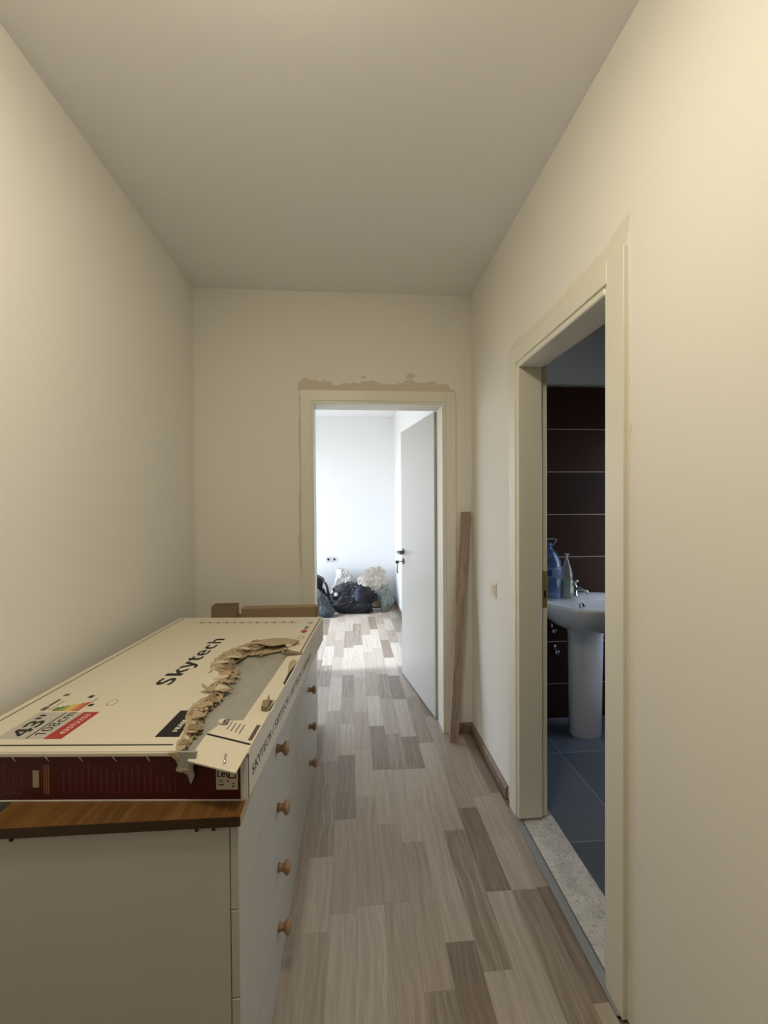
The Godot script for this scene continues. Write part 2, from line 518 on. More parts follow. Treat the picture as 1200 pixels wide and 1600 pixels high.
func build_doors() -> void:
	# end door
	var t := thing("door_1", "white door at the corridor's end, its leaf opened into the bright room", "door", Vector3.ZERO, 0.0, "structure")
	var st := begin()
	box(st, Vector3(-0.298, 0, 2.566), Vector3(-0.236, 2.11, 2.582), 0.0012)
	part("architrave", st, mats.trim, t)
	st = begin()
	box(st, Vector3(0.582, 0, 2.566), Vector3(0.642, 2.11, 2.582), 0.0012)
	part("architrave", st, mats.trim, t)
	st = begin()
	box(st, Vector3(-0.236, 2.048, 2.566), Vector3(0.582, 2.11, 2.582), 0.0012)
	part("architrave", st, mats.trim, t)
	st = begin()
	box(st, Vector3(-0.262, 0, 2.572), Vector3(-0.222, 2.068, 2.74), 0.0012)
	part("jamb", st, mats.trim, t)
	st = begin()
	box(st, Vector3(0.560, 0, 2.572), Vector3(0.606, 2.068, 2.74), 0.0012)
	part("jamb", st, mats.trim, t)
	st = begin()
	box(st, Vector3(-0.222, 2.03, 2.572), Vector3(0.560, 2.068, 2.74), 0.0012)
	part("jamb", st, mats.trim, t)
	# the leaf: local frame at the hinge, running along its width
	var leaf := MeshInstance3D.new()
	var dir := Vector2(0.418 - 0.543, 3.535 - 2.748).normalized()
	var ang := -atan2(dir.x, dir.y)
	st = begin()
	box(st, Vector3(0, 0.008, 0), Vector3(0.04, 2.03, 0.80), 0.003)
	leaf = part("leaf", st, mats.leaf, t)
	leaf.position = V(0.543, 0, 2.748)
	leaf.rotation.y = ang
	st = begin()
	lathe(st, [Vector2(0.001, 0.0), Vector2(0.025, 0.0), Vector2(0.025, 0.006), Vector2(0.021, 0.009), Vector2(0.001, 0.009)], Transform3D(Basis(Vector3(0, 1, 0), Vector3(-1, 0, 0), Vector3(0, 0, 1)), V(0, 1.036, 0.735)))
	part("rosette", st, mats.dull_steel, leaf)
	st = begin()
	lathe(st, [Vector2(0.001, 0.0), Vector2(0.025, 0.0), Vector2(0.025, 0.006), Vector2(0.021, 0.009), Vector2(0.001, 0.009)], Transform3D(Basis(Vector3(0, 1, 0), Vector3(-1, 0, 0), Vector3(0, 0, 1)), V(0, 0.957, 0.735)))
	part("rosette", st, mats.dull_steel, leaf)
	st = begin(true)
	tube(st, [V(0, 1.036, 0.735), V(-0.035, 1.036, 0.735), V(-0.05, 1.036, 0.728), V(-0.055, 1.036, 0.71), V(-0.055, 1.036, 0.66), V(-0.052, 1.034, 0.615)], [0.009, 0.009, 0.010, 0.0105, 0.011, 0.009])
	part("handle", st, mats.dull_steel, leaf)
	st = begin(true)
	tube(st, [V(-0.005, 0.957, 0.735), V(-0.045, 0.955, 0.735)], [0.004, 0.004], 8)
	box(st, Vector3(-0.068, 0.94, 0.733), Vector3(-0.04, 0.964, 0.737), 0.001)
	part("key", st, mats.dull_steel, leaf)
	st = begin(true)
	tube(st, [V(-0.05, 0.946, 0.735), V(-0.054, 0.925, 0.733), V(-0.056, 0.88, 0.733), V(-0.05, 0.862, 0.735)], [0.0035, 0.0045, 0.0045, 0.006], 8)
	part("key_tag", st, mats.dull_steel, leaf)
	# bathroom doorway
	t = thing("door_2", "white bathroom door frame in the right wall with a brass strike plate", "door frame", Vector3.ZERO, 0.0, "structure")
	st = begin()
	box(st, Vector3(0.730, 0, 1.845), Vector3(0.746, 2.105, 1.922), 0.0012)
	part("architrave", st, mats.trim, t)
	st = begin()
	box(st, Vector3(0.730, 0, 1.089), Vector3(0.746, 2.105, 1.166), 0.0012)
	part("architrave", st, mats.trim, t)
	st = begin()
	box(st, Vector3(0.730, 2.043, 1.166), Vector3(0.746, 2.105, 1.845), 0.0012)
	part("architrave", st, mats.trim, t)
	st = begin()
	box(st, Vector3(0.736, 0.009, 1.822), Vector3(0.846, 2.066, 1.868), 0.004)
	box(st, Vector3(0.846, 0.009, 1.836), Vector3(0.874, 2.066, 1.868), 0.002)
	part("jamb", st, mats.trim, t)
	st = begin()
	box(st, Vector3(0.736, 0, 1.143), Vector3(0.846, 2.066, 1.184), 0.004)
	box(st, Vector3(0.846, 0, 1.143), Vector3(0.874, 2.066, 1.172), 0.002)
	part("jamb", st, mats.trim, t)
	st = begin()
	box(st, Vector3(0.736, 2.02, 1.184), Vector3(0.846, 2.066, 1.822), 0.004)
	box(st, Vector3(0.846, 2.034, 1.172), Vector3(0.874, 2.066, 1.836), 0.002)
	part("jamb", st, mats.trim, t)
	st = begin()
	box(st, Vector3(0.850, 0.952, 1.834), Vector3(0.8735, 1.118, 1.837), 0.0008)
	var sp := part("strike_plate", st, mats.brass, t)
	st = begin()
	box(st, Vector3(0.857, 0.998, 1.8335), Vector3(0.867, 1.03, 1.836))
	part("bolt_slot", st, mats.dark_gap, sp)
	st = begin()
	box(st, Vector3(0.757, -0.04, 1.166), Vector3(0.9, 0.003, 1.845), 0.002)
	tag(part("trim_1", st, mats.marble), "speckled pale marble sill across the bathroom doorway", "door sill", "", "structure")
	st = begin()
	box(st, Vector3(0.7195, 0.0, 1.098), Vector3(0.752, 0.0045, 1.91), 0.0018)
	tag(part("trim_2", st, mats.grey_metal), "thin grey metal strip between the laminate and the marble sill", "transition strip", "", "structure")

func build_floor() -> void:
	var st := begin()
	box(st, Vector3(-3.65, -0.1, -5.35), Vector3(3.65, -0.009, -1.25))
	box(st, Vector3(-1.6, -0.1, -1.25), Vector3(0.757, -0.009, 2.655))
	box(st, Vector3(-1.6, -0.1, 2.655), Vector3(0.8, -0.009, 6.27))
	var fl := part("floor", st, mats.plank_0)
	tag(fl, "grey-beige two-strip laminate floor running from the corridor into the far room", "floor", "", "structure")
	# joints along each strip as they lie in the photograph: tone, end, tone, end ...
	var rows := {
		-2: [2, 2.3, 1, 2.75, 3, 3.333, 1, 3.783, 4, 4.3, 2, 4.8, 3, 5.4, 1, 6.12],
		-1: [1, 1.1, 2, 1.40, 3, 1.706, 1, 2.35, 2, 2.93, 4, 3.5, 3, 3.977, 2, 4.5, 3, 5.2, 2, 6.12],
		0: [1, 1.0, 3, 1.46, 2, 1.905, 0, 2.40, 3, 2.75, 2, 3.138, 1, 3.55, 4, 4.237, 1, 4.8, 3, 5.4, 2, 6.12],
		1: [3, 1.483, 2, 2.046, 3, 2.45, 2, 2.9, 3, 3.488, 4, 4.307, 1, 5.1, 3, 6.12],
		2: [0, 1.08, 2, 1.487, 2, 1.86, 3, 2.25, 0, 2.704, 4, 3.136, 2, 3.6, 3, 4.1, 4, 4.647, 2, 5.3, 3, 6.12],
		3: [1, 1.2, 2, 1.75, 3, 2.244, 1, 2.6, 2, 3.08, 1, 3.544, 3, 4.2, 4, 4.85, 0, 5.4, 2, 6.12],
		4: [0, 1.333, 3, 1.92, 3, 2.244, 0, 2.562, 3, 3.065, 0, 3.5, 4, 3.922, 0, 4.45, 2, 5.055, 1, 5.5, 3, 6.12],
		5: [3, 1.24, 1, 1.80, 3, 2.1, 3, 2.483, 1, 3.1, 2, 3.719, 4, 4.35, 1, 4.8, 3, 5.3, 1, 6.12],
		6: [2, 1.05, 3, 1.499, 0, 1.93, 2, 2.35, 2, 2.796, 0, 3.3, 2, 4.0, 3, 4.7, 1, 5.3, 3, 6.12],
		7: [3, 1.0, 1, 1.497, 3, 2.0, 2, 2.6, 2, 3.2, 3, 3.9, 2, 4.6, 1, 5.3, 2, 6.12],
		8: [3, 1.134, 0, 1.501, 2, 2.02, 0, 2.575]}
	for k in range(-15, 9):
		var x0 := maxf(-0.0837 + 0.0943 * k, -1.45)
		var x1 := minf(-0.0837 + 0.0943 * (k + 1), 0.7195 if k == 8 else 0.63)
		if k == 7:
			x1 = -0.0837 + 0.0943 * 8
		if x1 - x0 < 0.01:
			continue
		var row: Array = rows.get(k, [])
		var d := 0.35
		if row.is_empty():
			d = 0.35 if k > -10 else 2.74
			while d < 6.1:
				var e := minf(6.12, d + rng.randf_range(0.5, 0.95))
				plank(fl, x0, x1, d, e, rng.randi_range(0, 4))
				d = e
		for j in range(0, row.size(), 2):
			plank(fl, x0, x1, d, row[j + 1], row[j])
			d = row[j + 1]

func plank(fl: Node, x0: float, x1: float, d0: float, d1: float, tone: int) -> void:
	if d1 - d0 < 0.02:
		return
	var st := begin()
	var g := 0.00012
	var u0 := rng.randf_range(0.0, 0.7)
	var v0 := rng.randf_range(0.0, 0.4)
	var y1 := 0.0
	var bv := 0.00025
	x0 += g
	x1 -= g
	d0 += g
	d1 -= g
	var lo := -0.009
	var top := [Vector3(x0 + bv, y1, d0 + bv), Vector3(x1 - bv, y1, d0 + bv), Vector3(x1 - bv, y1, d1 - bv), Vector3(x0 + bv, y1, d1 - bv)]
	var edge := [Vector3(x0, y1 - bv, d0), Vector3(x1, y1 - bv, d0), Vector3(x1, y1 - bv, d1), Vector3(x0, y1 - bv, d1)]
	var faces := [[top[0], top[3], top[2], top[1]]]
	for k in 4:
		var j := (k + 1) % 4
		faces.append([edge[k], top[k], top[j], edge[j]])
		faces.append([Vector3(edge[k].x, lo, edge[k].z), edge[k], edge[j], Vector3(edge[j].x, lo, edge[j].z)])
	for f: Array in faces:
		for i: int in [0, 1, 2, 0, 2, 3]:
			var p: Vector3 = f[i]
			st.set_uv(Vector2(u0 + (p.x - x0) / 0.4, v0 + (p.z - d0) / 1.7))
			st.add_vertex(V(p.x, p.y, p.z))
	part("plank", st, mats["plank_%d" % tone], fl)

func build_bathroom() -> void:
	# floor: dark slate tiles 30 x 60 cm
	var st := begin()
	box(st, Vector3(0.757, -0.1, 0.75), Vector3(2.5, -0.0012, 2.86))
	var fl := part("floor_bathroom", st, mats.grout_floor)
	tag(fl, "bathroom floor of dark slate-blue tiles with pale thin joints", "floor", "", "structure")
	for i in 6:
		for j in 4:
			var x0 := 0.88 + 0.302 * i
			var d0 := 0.45 + 0.6225 * j
			var x1 := minf(x0 + 0.2985, 2.05)
			var d1 := minf(d0 + 0.6185, 2.694)
			d0 = maxf(d0, 0.9)
			x0 = maxf(x0, 0.901)
			if x1 - x0 < 0.03 or d1 - d0 < 0.03:
				continue
			st = begin()
			box(st, Vector3(x0, -0.004, d0), Vector3(x1, 0.0, d1), 0.0006)
			part("tile", st, mats["floor_tile_%d" % ((i * 2 + j) % 3)], fl)
	# brown wall tiles, 28 cm courses
	st = begin()
	box(st, Vector3(0.9, 0.0, 2.6992), Vector3(2.05, 2.19, 2.713))
	var wt := part("trim_3", st, mats.grout)
	tag(wt, "dark brown wall tiles in wide courses with thin pale joints behind the washbasin", "tiling", "", "structure")
	for r in 8:
		var y0 := 0.0 if r == 0 else 0.232 + 0.28 * (r - 1)
		var y1 := 0.2285 if r == 0 else y0 + 0.2757
		for i in 3:
			var x0 := maxf(0.901, 0.62 + 0.6 * i)
			var x1 := minf(0.62 + 0.6 * (i + 1) - 0.004, 2.049)
			st = begin()
			box(st, Vector3(x0, y0, 2.698), Vector3(x1, y1, 2.7055), 0.0008)
			part("tile", st, mats["tile_%d" % ((r + i * 2) % 3)], wt)
	# washbasin on its pedestal
	var t := thing("washbasin", "white ceramic washbasin on a full pedestal against the brown tiles", "washbasin", Vector3(1.43, 0, 2.46))
	var n := 48
	var outline := func(tt: float, a: float, f: float, back: float, y: float) -> Vector3:
		# rounded towards the camera, nearly straight at the wall; local d runs from -f (front) to +back
		var c := cos(tt)
		var s := sin(tt)
		var x := a * signf(c) * pow(absf(c), 0.82)
		var d := back * pow(absf(s), 0.42) if s > 0.0 else -f * pow(absf(s), 0.88)
		return V(x, y, d)
	var rings := []
	for q: Array in [[0.10, 0.08, 0.17, 0.655], [0.15, 0.12, 0.2, 0.668], [0.21, 0.17, 0.22, 0.70], [0.262, 0.225, 0.232, 0.75], [0.285, 0.252, 0.236, 0.79], [0.298, 0.268, 0.238, 0.818], [0.301, 0.272, 0.238, 0.828], [0.298, 0.269, 0.236, 0.835], [0.286, 0.257, 0.228, 0.836]]:
		rings.append(ring_of(n, func(tt): return outline.call(tt, q[0], q[1], q[2], q[3])))
	for q: Array in [[0.268, 0.238, 0.085, 0.828], [0.25, 0.222, 0.075, 0.80], [0.215, 0.185, 0.05, 0.745], [0.15, 0.12, 0.01, 0.705], [0.05, 0.05, -0.01, 0.69]]:
		rings.append(ring_of(n, func(tt): return outline.call(tt, q[0], q[1], q[2], q[3]) + V(0, 0, 0)))
	st = begin(true)
	loft(st, rings)
	part("basin", st, mats.ceramic, t)
	rings = []
	for q: Array in [[0.093, 0.0], [0.095, 0.004], [0.098, 0.3], [0.103, 0.6], [0.112, 0.68], [0.12, 0.70]]:
		rings.append(ring_of(n, func(tt):
			var c := cos(tt)
			var s := sin(tt)
			return V(0.001 + q[0] * signf(c) * pow(absf(c), 0.8), q[1], (0.1 if s > 0.0 else 0.07 + q[0] * 0.95 - 0.106) * (s if s > 0.0 else s * 1.0) + 0.03)))
	st = begin(true)
	loft(st, rings)
	part("pedestal", st, mats.ceramic, t)
	st = begin(true)
	lathe(st, [Vector2(0.001, -0.003), Vector2(0.013, -0.003), Vector2(0.015, 0.002), Vector2(0.010, 0.004), Vector2(0.009, -0.001), Vector2(0.001, -0.001)], Transform3D(Basis(Vector3(1, 0, 0), Vector3(0, 0.35, 0.94), Vector3(0, -0.94, 0.35)), V(0.0, 0.79, 0.064)))
	part("overflow_ring", st, mats.chrome, t)
	st = begin(true)
	lathe(st, [Vector2(0.001, 0.0), Vector2(0.009, 0.0), Vector2(0.001, 0.001)], Transform3D(Basis(Vector3(1, 0, 0), Vector3(0, 0.35, 0.94), Vector3(0, -0.94, 0.35)), V(0.0, 0.79, 0.064)))
	part("overflow_hole", st, mats.black, t)
	# tap
	t = thing("tap", "small chrome mixer tap on the back ledge of the washbasin", "tap", Vector3(1.415, 0.834, 2.60))
	st = begin(true)
	lathe(st, [Vector2(0.001, 0.0), Vector2(0.026, 0.0), Vector2(0.026, 0.006), Vector2(0.021, 0.01), Vector2(0.02, 0.06), Vector2(0.018, 0.07), Vector2(0.001, 0.072)])
	part("body", st, mats.chrome, t)
	st = begin(true)
	tube(st, [V(0.0, 0.04, 0.0), V(0.012, 0.05, -0.03), V(0.026, 0.05, -0.07), V(0.03, 0.045, -0.092), V(0.031, 0.028, -0.095)], [0.013, 0.012, 0.011, 0.011, 0.011])
	part("spout", st, mats.chrome, t)
	st = begin(true)
	tube(st, [V(0, 0.066, 0), V(0.0, 0.082, 0.002), V(0.004, 0.095, -0.012), V(0.008, 0.1, -0.03)], [0.015, 0.015, 0.011, 0.007])
	part("lever", st, mats.chrome, t)
	# angle valves under the basin
	for k in 2:
		t = thing("angle_valve", ["small chrome valve with a knob on the tiles close under the basin's left", "lower small chrome valve on the tiles just left of the pedestal"][k], "valve", Vector3(1.30 + 0.02 * k, [0.60, 0.46][k], 2.698), 0.0, "", "valves under the washbasin")
		st = begin(true)
		tube(st, [V(0, 0, 0), V(0, 0, -0.05)], [0.011, 0.009])
		part("body", st, mats.chrome, t)
		st = begin(true)
		tube(st, [V(0, 0, -0.045), V(0, 0, -0.075)], [0.018, 0.016])
		part("knob", st, mats.chrome, t)
		st = begin(true)
		tube(st, [V(0, 0, -0.03), V(0, 0.04, -0.03)], [0.007, 0.006])
		part("outlet", st, mats.chrome, t)
	# big water bottle
	var blue := mat("blue_plastic", Color(0.34, 0.48, 0.66, 0.5), 0.12)
	blue.transparency = BaseMaterial3D.TRANSPARENCY_ALPHA
	t = thing("water_bottle", "large blue plastic water bottle with a carrying handle on the basin's left corner", "bottle", Vector3(1.232, 0.834, 2.58))
	st = begin(true)
	var prof := [Vector2(0.001, 0.0), Vector2(0.066, 0.0), Vector2(0.072, 0.008)]
	for k in 7:
		prof.append(Vector2(0.073, 0.02 + 0.022 * k))
		prof.append(Vector2(0.069, 0.031 + 0.022 * k))
	prof.append_array([Vector2(0.073, 0.19), Vector2(0.07, 0.225), Vector2(0.058, 0.262), Vector2(0.036, 0.296), Vector2(0.022, 0.312), Vector2(0.02, 0.325), Vector2(0.001, 0.326)])
	for k in prof.size():
		prof[k] = Vector2(prof[k].x * 1.1, prof[k].y)
	lathe(st, prof)
	part("body", st, blue, t)
	st = begin(true)
	lathe(st, [Vector2(0.0812, 0.128), Vector2(0.0812, 0.195)])
	var lb := part("label", st, mat("bottle_label", c8(92, 118, 150), 0.5), t)
	for a: float in [-1.9, -1.2, -0.6]:
		st = begin()
		cbox(st, Transform3D(Basis(Vector3.UP, a + PI / 2), Vector3(cos(a) * 0.0815, 0.162, -sin(a) * 0.0815)), Vector3(0.013, 0.018, 0.0004))
		part("label_mark", st, mat("label_navy", c8(28, 52, 110), 0.5), lb)
	st = begin(true)
	lathe(st, [Vector2(0.001, 0.318), Vector2(0.022, 0.318), Vector2(0.022, 0.342), Vector2(0.001, 0.343)])
	part("cap", st, mat("cap_blue", c8(60, 92, 140), 0.4), t)
	st = begin(true)
	tube(st, [V(0.02, 0.312, 0), V(0.045, 0.34, 0), V(0.058, 0.362, 0), V(0.03, 0.366, 0), V(-0.03, 0.362, 0), V(-0.058, 0.358, 0), V(-0.045, 0.338, 0), V(-0.02, 0.312, 0)], [0.0035])
	part("carry_handle", st, mat("handle_grey", c8(150, 165, 180), 0.35), t)
	# soap bottle
	t = thing("soap_bottle", "clear soap bottle with a white and green label between water bottle and tap", "bottle", Vector3(1.345, 0.834, 2.56))
	t.scale = Vector3(0.94, 0.94, 0.94)
	var clear := mat("clear_plastic", Color(0.75, 0.78, 0.74, 0.3), 0.08)
	clear.transparency = BaseMaterial3D.TRANSPARENCY_ALPHA
	st = begin(true)
	lathe(st, [Vector2(0.001, 0.0), Vector2(0.034, 0.0), Vector2(0.038, 0.006), Vector2(0.038, 0.09), Vector2(0.037, 0.15), Vector2(0.03, 0.19), Vector2(0.02, 0.22), Vector2(0.014, 0.24), Vector2(0.013, 0.256), Vector2(0.001, 0.257)])
	part("body", st, clear, t)
	st = begin(true)
	lathe(st, [Vector2(0.001, 0.004), Vector2(0.035, 0.004), Vector2(0.0355, 0.105), Vector2(0.001, 0.106)])
	part("soap", st, mat("soap", c8(150, 158, 140), 0.35), t)
	st = begin()
	for k in 5:
		var a := -1.35 + 0.2 * k
		cbox(st, Transform3D(Basis(Vector3.UP, a + PI / 2), Vector3(cos(a) * 0.0385, 0.075, -sin(a) * 0.0385)), Vector3(0.004, 0.04, 0.0004))
	lb = part("label", st, mat("label_white", c8(215, 222, 210), 0.5), t)
	st = begin()
	for k in 3:
		var a := -1.1 + 0.2 * k
		cbox(st, Transform3D(Basis(Vector3.UP, a + PI / 2), Vector3(cos(a) * 0.0392, 0.09, -sin(a) * 0.0392)), Vector3(0.004, 0.014, 0.0004))
	part("label_mark", st, mat("label_green", c8(120, 150, 50), 0.5), lb)
	st = begin(true)
	tube(st, [V(0, 0.25, 0), V(0, 0.285, 0)], [0.006, 0.005])
	tube(st, [V(-0.012, 0.287, 0), V(0.01, 0.287, -0.01)], [0.006, 0.005])
	part("pump", st, mat("label_white", c8(215, 222, 210), 0.5), t)

func build_dresser() -> void:
	var t := thing("dresser", "long white double chest of drawers with round wooden knobs and an oak top", "dresser", Vector3(-0.456, 0, 1.683), -deg_to_rad(0.8))
	var st := begin()
	var wb: Material = mats.white_board
	# oak top with grain along it
	var lo := Vector3(-0.243, 0.78, -0.828)
	var hi := Vector3(0.2435, 0.80, 0.8)
	var faces := [[Vector3(lo.x, hi.y, lo.z), Vector3(lo.x, hi.y, hi.z), Vector3(hi.x, hi.y, hi.z), Vector3(hi.x, hi.y, lo.z), Vector3.UP],
		[Vector3(lo.x, lo.y, lo.z), Vector3(lo.x, lo.y, hi.z), Vector3(hi.x, lo.y, hi.z), Vector3(hi.x, lo.y, lo.z), Vector3.DOWN],
		[Vector3(lo.x, lo.y, lo.z), Vector3(lo.x, hi.y, lo.z), Vector3(hi.x, hi.y, lo.z), Vector3(hi.x, lo.y, lo.z), Vector3.BACK],
		[Vector3(lo.x, lo.y, hi.z), Vector3(lo.x, hi.y, hi.z), Vector3(hi.x, hi.y, hi.z), Vector3(hi.x, lo.y, hi.z), Vector3.FORWARD],
		[Vector3(lo.x, lo.y, lo.z), Vector3(lo.x, hi.y, lo.z), Vector3(lo.x, hi.y, hi.z), Vector3(lo.x, lo.y, hi.z), Vector3.LEFT],
		[Vector3(hi.x, lo.y, lo.z), Vector3(hi.x, hi.y, lo.z), Vector3(hi.x, hi.y, hi.z), Vector3(hi.x, lo.y, hi.z), Vector3.RIGHT]]
	for f: Array in faces:
		var order := [0, 1, 2, 0, 2, 3]
		var a := V(f[0].x, f[0].y, f[0].z)
		var b := V(f[1].x, f[1].y, f[1].z)
		var c := V(f[2].x, f[2].y, f[2].z)
		if (b - a).cross(c - a).dot(f[4]) > 0.0:
			order = [0, 2, 1, 0, 3, 2]
		for i: int in order:
			var p: Vector3 = f[i]
			st.set_uv(Vector2((p.x + p.y) * 2.0, p.z * 0.55 + p.y * 3.0))
			st.add_vertex(V(p.x, p.y, p.z))
	part("top", st, mats.oak, t)
	st = begin()
	box(st, Vector3(lo.x, lo.y, lo.z - 0.0008), Vector3(hi.x, hi.y - 0.0005, lo.z))
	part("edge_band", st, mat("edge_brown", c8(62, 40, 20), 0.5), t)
	st = begin()
	box(st, Vector3(hi.x, lo.y, lo.z), Vector3(hi.x + 0.0008, hi.y - 0.0005, hi.z))
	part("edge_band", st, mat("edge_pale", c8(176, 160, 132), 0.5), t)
	for b: float in [-0.82, -0.009, 0.777]:
		st = begin()
		box(st, Vector3(-0.2375, 0.0, b), Vector3(0.2195, 0.78, b + 0.018), 0.0008)
		part("side_panel", st, wb, t)
	st = begin()
	box(st, Vector3(-0.2375, 0.02, -0.80), Vector3(-0.232, 0.775, 0.777))
	part("back_panel", st, wb, t)
	st = begin()
	box(st, Vector3(0.2, 0.0, -0.818), Vector3(0.235, 0.063, 0.795), 0.001)
	part("plinth", st, wb, t)
	st = begin()
	box(st, Vector3(0.19, 0.062, -0.801), Vector3(0.2185, 0.779, 0.776))
	part("carcass_front", st, mats.dark_gap, t)
	var ys := [0.0665, 0.2455, 0.4255, 0.6055, 0.7795]
	for col in 2:
		for r in 4:
			st = begin()
			var b0 := -0.82 if col == 0 else 0.002
			var b1 := -0.002 if col == 0 else 0.795
			box(st, Vector3(0.2215, ys[r] + 0.0018, b0), Vector3(0.2375, ys[r + 1] - 0.0018, b1), 0.0006)
			var dr := part("drawer", st, wb, t)
			st = begin(true)
			var at := V(0.2375, (ys[r] + ys[r + 1]) / 2 + 0.004, (b0 + b1) / 2)
			lathe(st, [Vector2(0.001, 0.0), Vector2(0.013, 0.0), Vector2(0.011, 0.006), Vector2(0.0095, 0.012), Vector2(0.012, 0.017), Vector2(0.018, 0.021), Vector2(0.0205, 0.026), Vector2(0.019, 0.031), Vector2(0.013, 0.0345), Vector2(0.001, 0.036)], Transform3D(Basis(Vector3(0, 1, 0), Vector3(1, 0, 0), Vector3(0, 0, -1)), at), 24)
			part("knob", st, mats.knob, dr)
	for a: float in [-0.192, 0.157, 0.19]:
		st = begin()
		box(st, Vector3(a - 0.003, 0.770, -0.8245), Vector3(a + 0.003, 0.7802, -0.8195), 0.001)
		part("peg", st, mats.dark_gap, t)

func flat_rect(st: SurfaceTool, a0: float, a1: float, b0: float, b1: float, y: float, skew := 0.0) -> void:
	box(st, Vector3(minf(a0, a1), y, minf(b0, b1)), Vector3(maxf(a0, a1), y + 0.0003, maxf(b0, b1)))

func build_carton() -> void:
	var W := 0.3275
	var L := 0.5325
	var T := 0.105
	var t := thing("television_carton", "large torn white television carton with a dark red end lying on the dresser", "carton", Vector3(-0.5028, 0.80, 1.453), -deg_to_rad(4.6))
	var cw: Material = mats.carton_white
	var ux := Vector3(1, 0, 0)
	var uf := Vector3(0, 0, -1)
	# outer line of the tear, then the whole top sheet
	var tear := PackedVector2Array([Vector2(0.178, -0.5325), Vector2(0.165, -0.5), Vector2(0.165, -0.481), Vector2(0.153, -0.44), Vector2(0.132, -0.388), Vector2(0.123, -0.36), Vector2(0.12, -0.321), Vector2(0.129, -0.295), Vector2(0.139, -0.276), Vector2(0.132, -0.238), Vector2(0.116, -0.222), Vector2(0.122, -0.17), Vector2(0.14, -0.11), Vector2(0.064, -0.077), Vector2(0.05, -0.036), Vector2(0.052, 0.046), Vector2(0.068, 0.095), Vector2(0.094, 0.138), Vector2(0.127, 0.196), Vector2(0.22, 0.214), Vector2(0.284, 0.176), Vector2(0.296, 0.147), Vector2(0.259, 0.105), Vector2(0.285, 0.082), Vector2(W, 0.062)])
	var sheet := PackedVector2Array([Vector2(-W, -L)])
	sheet.append_array(tear)
	sheet.append_array(PackedVector2Array([Vector2(W, L), Vector2(-W, L)]))
	var st := begin()
	plate(st, sheet, T - 0.004, 0.004)
	part("top_sheet", st, cw, t)
	st = begin()
	plate(st, PackedVector2Array([Vector2(0.28, 0.03), Vector2(0.277, -0.2), Vector2(0.274, -0.402), Vector2(0.25, -0.404), Vector2(0.221, -0.393), Vector2(0.216, -0.40), Vector2(0.223, -0.427), Vector2(0.214, -0.454), Vector2(0.213, -0.470), Vector2(W, -0.514), Vector2(W, -0.36), Vector2(0.320, -0.352), Vector2(0.3205, -0.31), Vector2(W, -0.298), Vector2(W, -0.205), Vector2(0.318, -0.19), Vector2(0.3165, -0.1), Vector2(0.322, -0.04), Vector2(W, -0.01), Vector2(W, 0.044)]), T - 0.006, 0.004)
	part("top_strip", st, cw, t)
	# flap of the strip bent down over the red end
	st = begin()
	var f := [Vector3(0.213, T - 0.002, -0.470), Vector3(W, T - 0.002, -0.514), Vector3(0.318, T - 0.018, -0.577), Vector3(0.208, T - 0.012, -0.546)]
	for dy: float in [0.0, -0.003]:
		quad(st, V(f[0].x, f[0].y + dy, f[0].z), V(f[1].x, f[1].y + dy, f[1].z), V(f[2].x, f[2].y + dy, f[2].z), V(f[3].x, f[3].y + dy, f[3].z), Vector3.UP if dy == 0.0 else Vector3.DOWN)
	for k in 4:
		var p: Vector3 = f[k]
		var q: Vector3 = f[(k + 1) % 4]
		quad(st, V(p.x, p.y, p.z), V(q.x, q.y, q.z), V(q.x, q.y - 0.003, q.z), V(p.x, p.y - 0.003, p.z), V(p.x + q.x - 0.53, 0, p.z + q.z + 1.03))
	var flap := part("flap", st, cw, t)
	st = begin(true)
	tube(st, [V(0.281, T - 0.009, -0.530), V(0.288, T - 0.0105, -0.556)], [0.0022, 0.0022], 8)
	part("staple", st, mats.chrome, flap)
	# walls of the carton
	st = begin()
	box(st, Vector3(-W, 0.0, -L), Vector3(0.2, 0.0965, -L + 0.004), 0.001)
	box(st, Vector3(0.199, 0.0, -L), Vector3(W, 0.083, -L + 0.004), 0.001)
	var front := part("end_panel", st, mats.carton_red, t)
	front.set_meta("label", "dark red end panel")
	st = begin()
	box(st, Vector3(-W, 0.0, L - 0.004), Vector3(W, T - 0.004, L), 0.001)
	part("end_panel", st, mats.carton_side, t)
	st = begin()
	box(st, Vector3(W - 0.004, 0.0, -L + 0.004), Vector3(W, T - 0.006, L - 0.004), 0.001)
	part("side_panel", st, mats.carton_side, t)
	st = begin()
	box(st, Vector3(-W, 0.0, -L + 0.004), Vector3(-W + 0.004, T - 0.004, L - 0.004), 0.001)
	part("side_panel", st, mats.carton_side, t)
	st = begin()
	box(st, Vector3(-W + 0.004, 0.0, -L + 0.004), Vector3(W - 0.004, 0.004, L - 0.004))
	part("bottom_panel", st, mats.cardboard, t)
	# white lip of the lid over the red end, with staples
	st = begin()
	box(st, Vector3(-W, 0.0945, -L - 0.003), Vector3(0.172, T - 0.001, -L + 0.001), 0.002)
	part("lid_lip", st, cw, t)
	st = begin()
	box(st, Vector3(-W, 0.0005, -L - 0.0008), Vector3(W, 0.0035, -L + 0.001))
	box(st, Vector3(0.3125, 0.0, -L - 0.0008), Vector3(W + 0.0005, 0.09, -L + 0.001))
	part("white_edge", st, mats.carton_side, t)
	for a: float in [-0.165, -0.095, -0.025, 0.045, 0.115]:
		st = begin(true)
		tube(st, [V(a, 0.1, -L - 0.004), V(a + 0.010, 0.085, -L - 0.002)], [0.0011, 0.0011], 6)
		part("staple", st, mats.grey_metal, t)
	# film-wrapped foam inside the hole
	st = begin(true)
	var nz := noise(77, 5.0, 2)
	var na := 26
	var nb := 56
	var grid := []
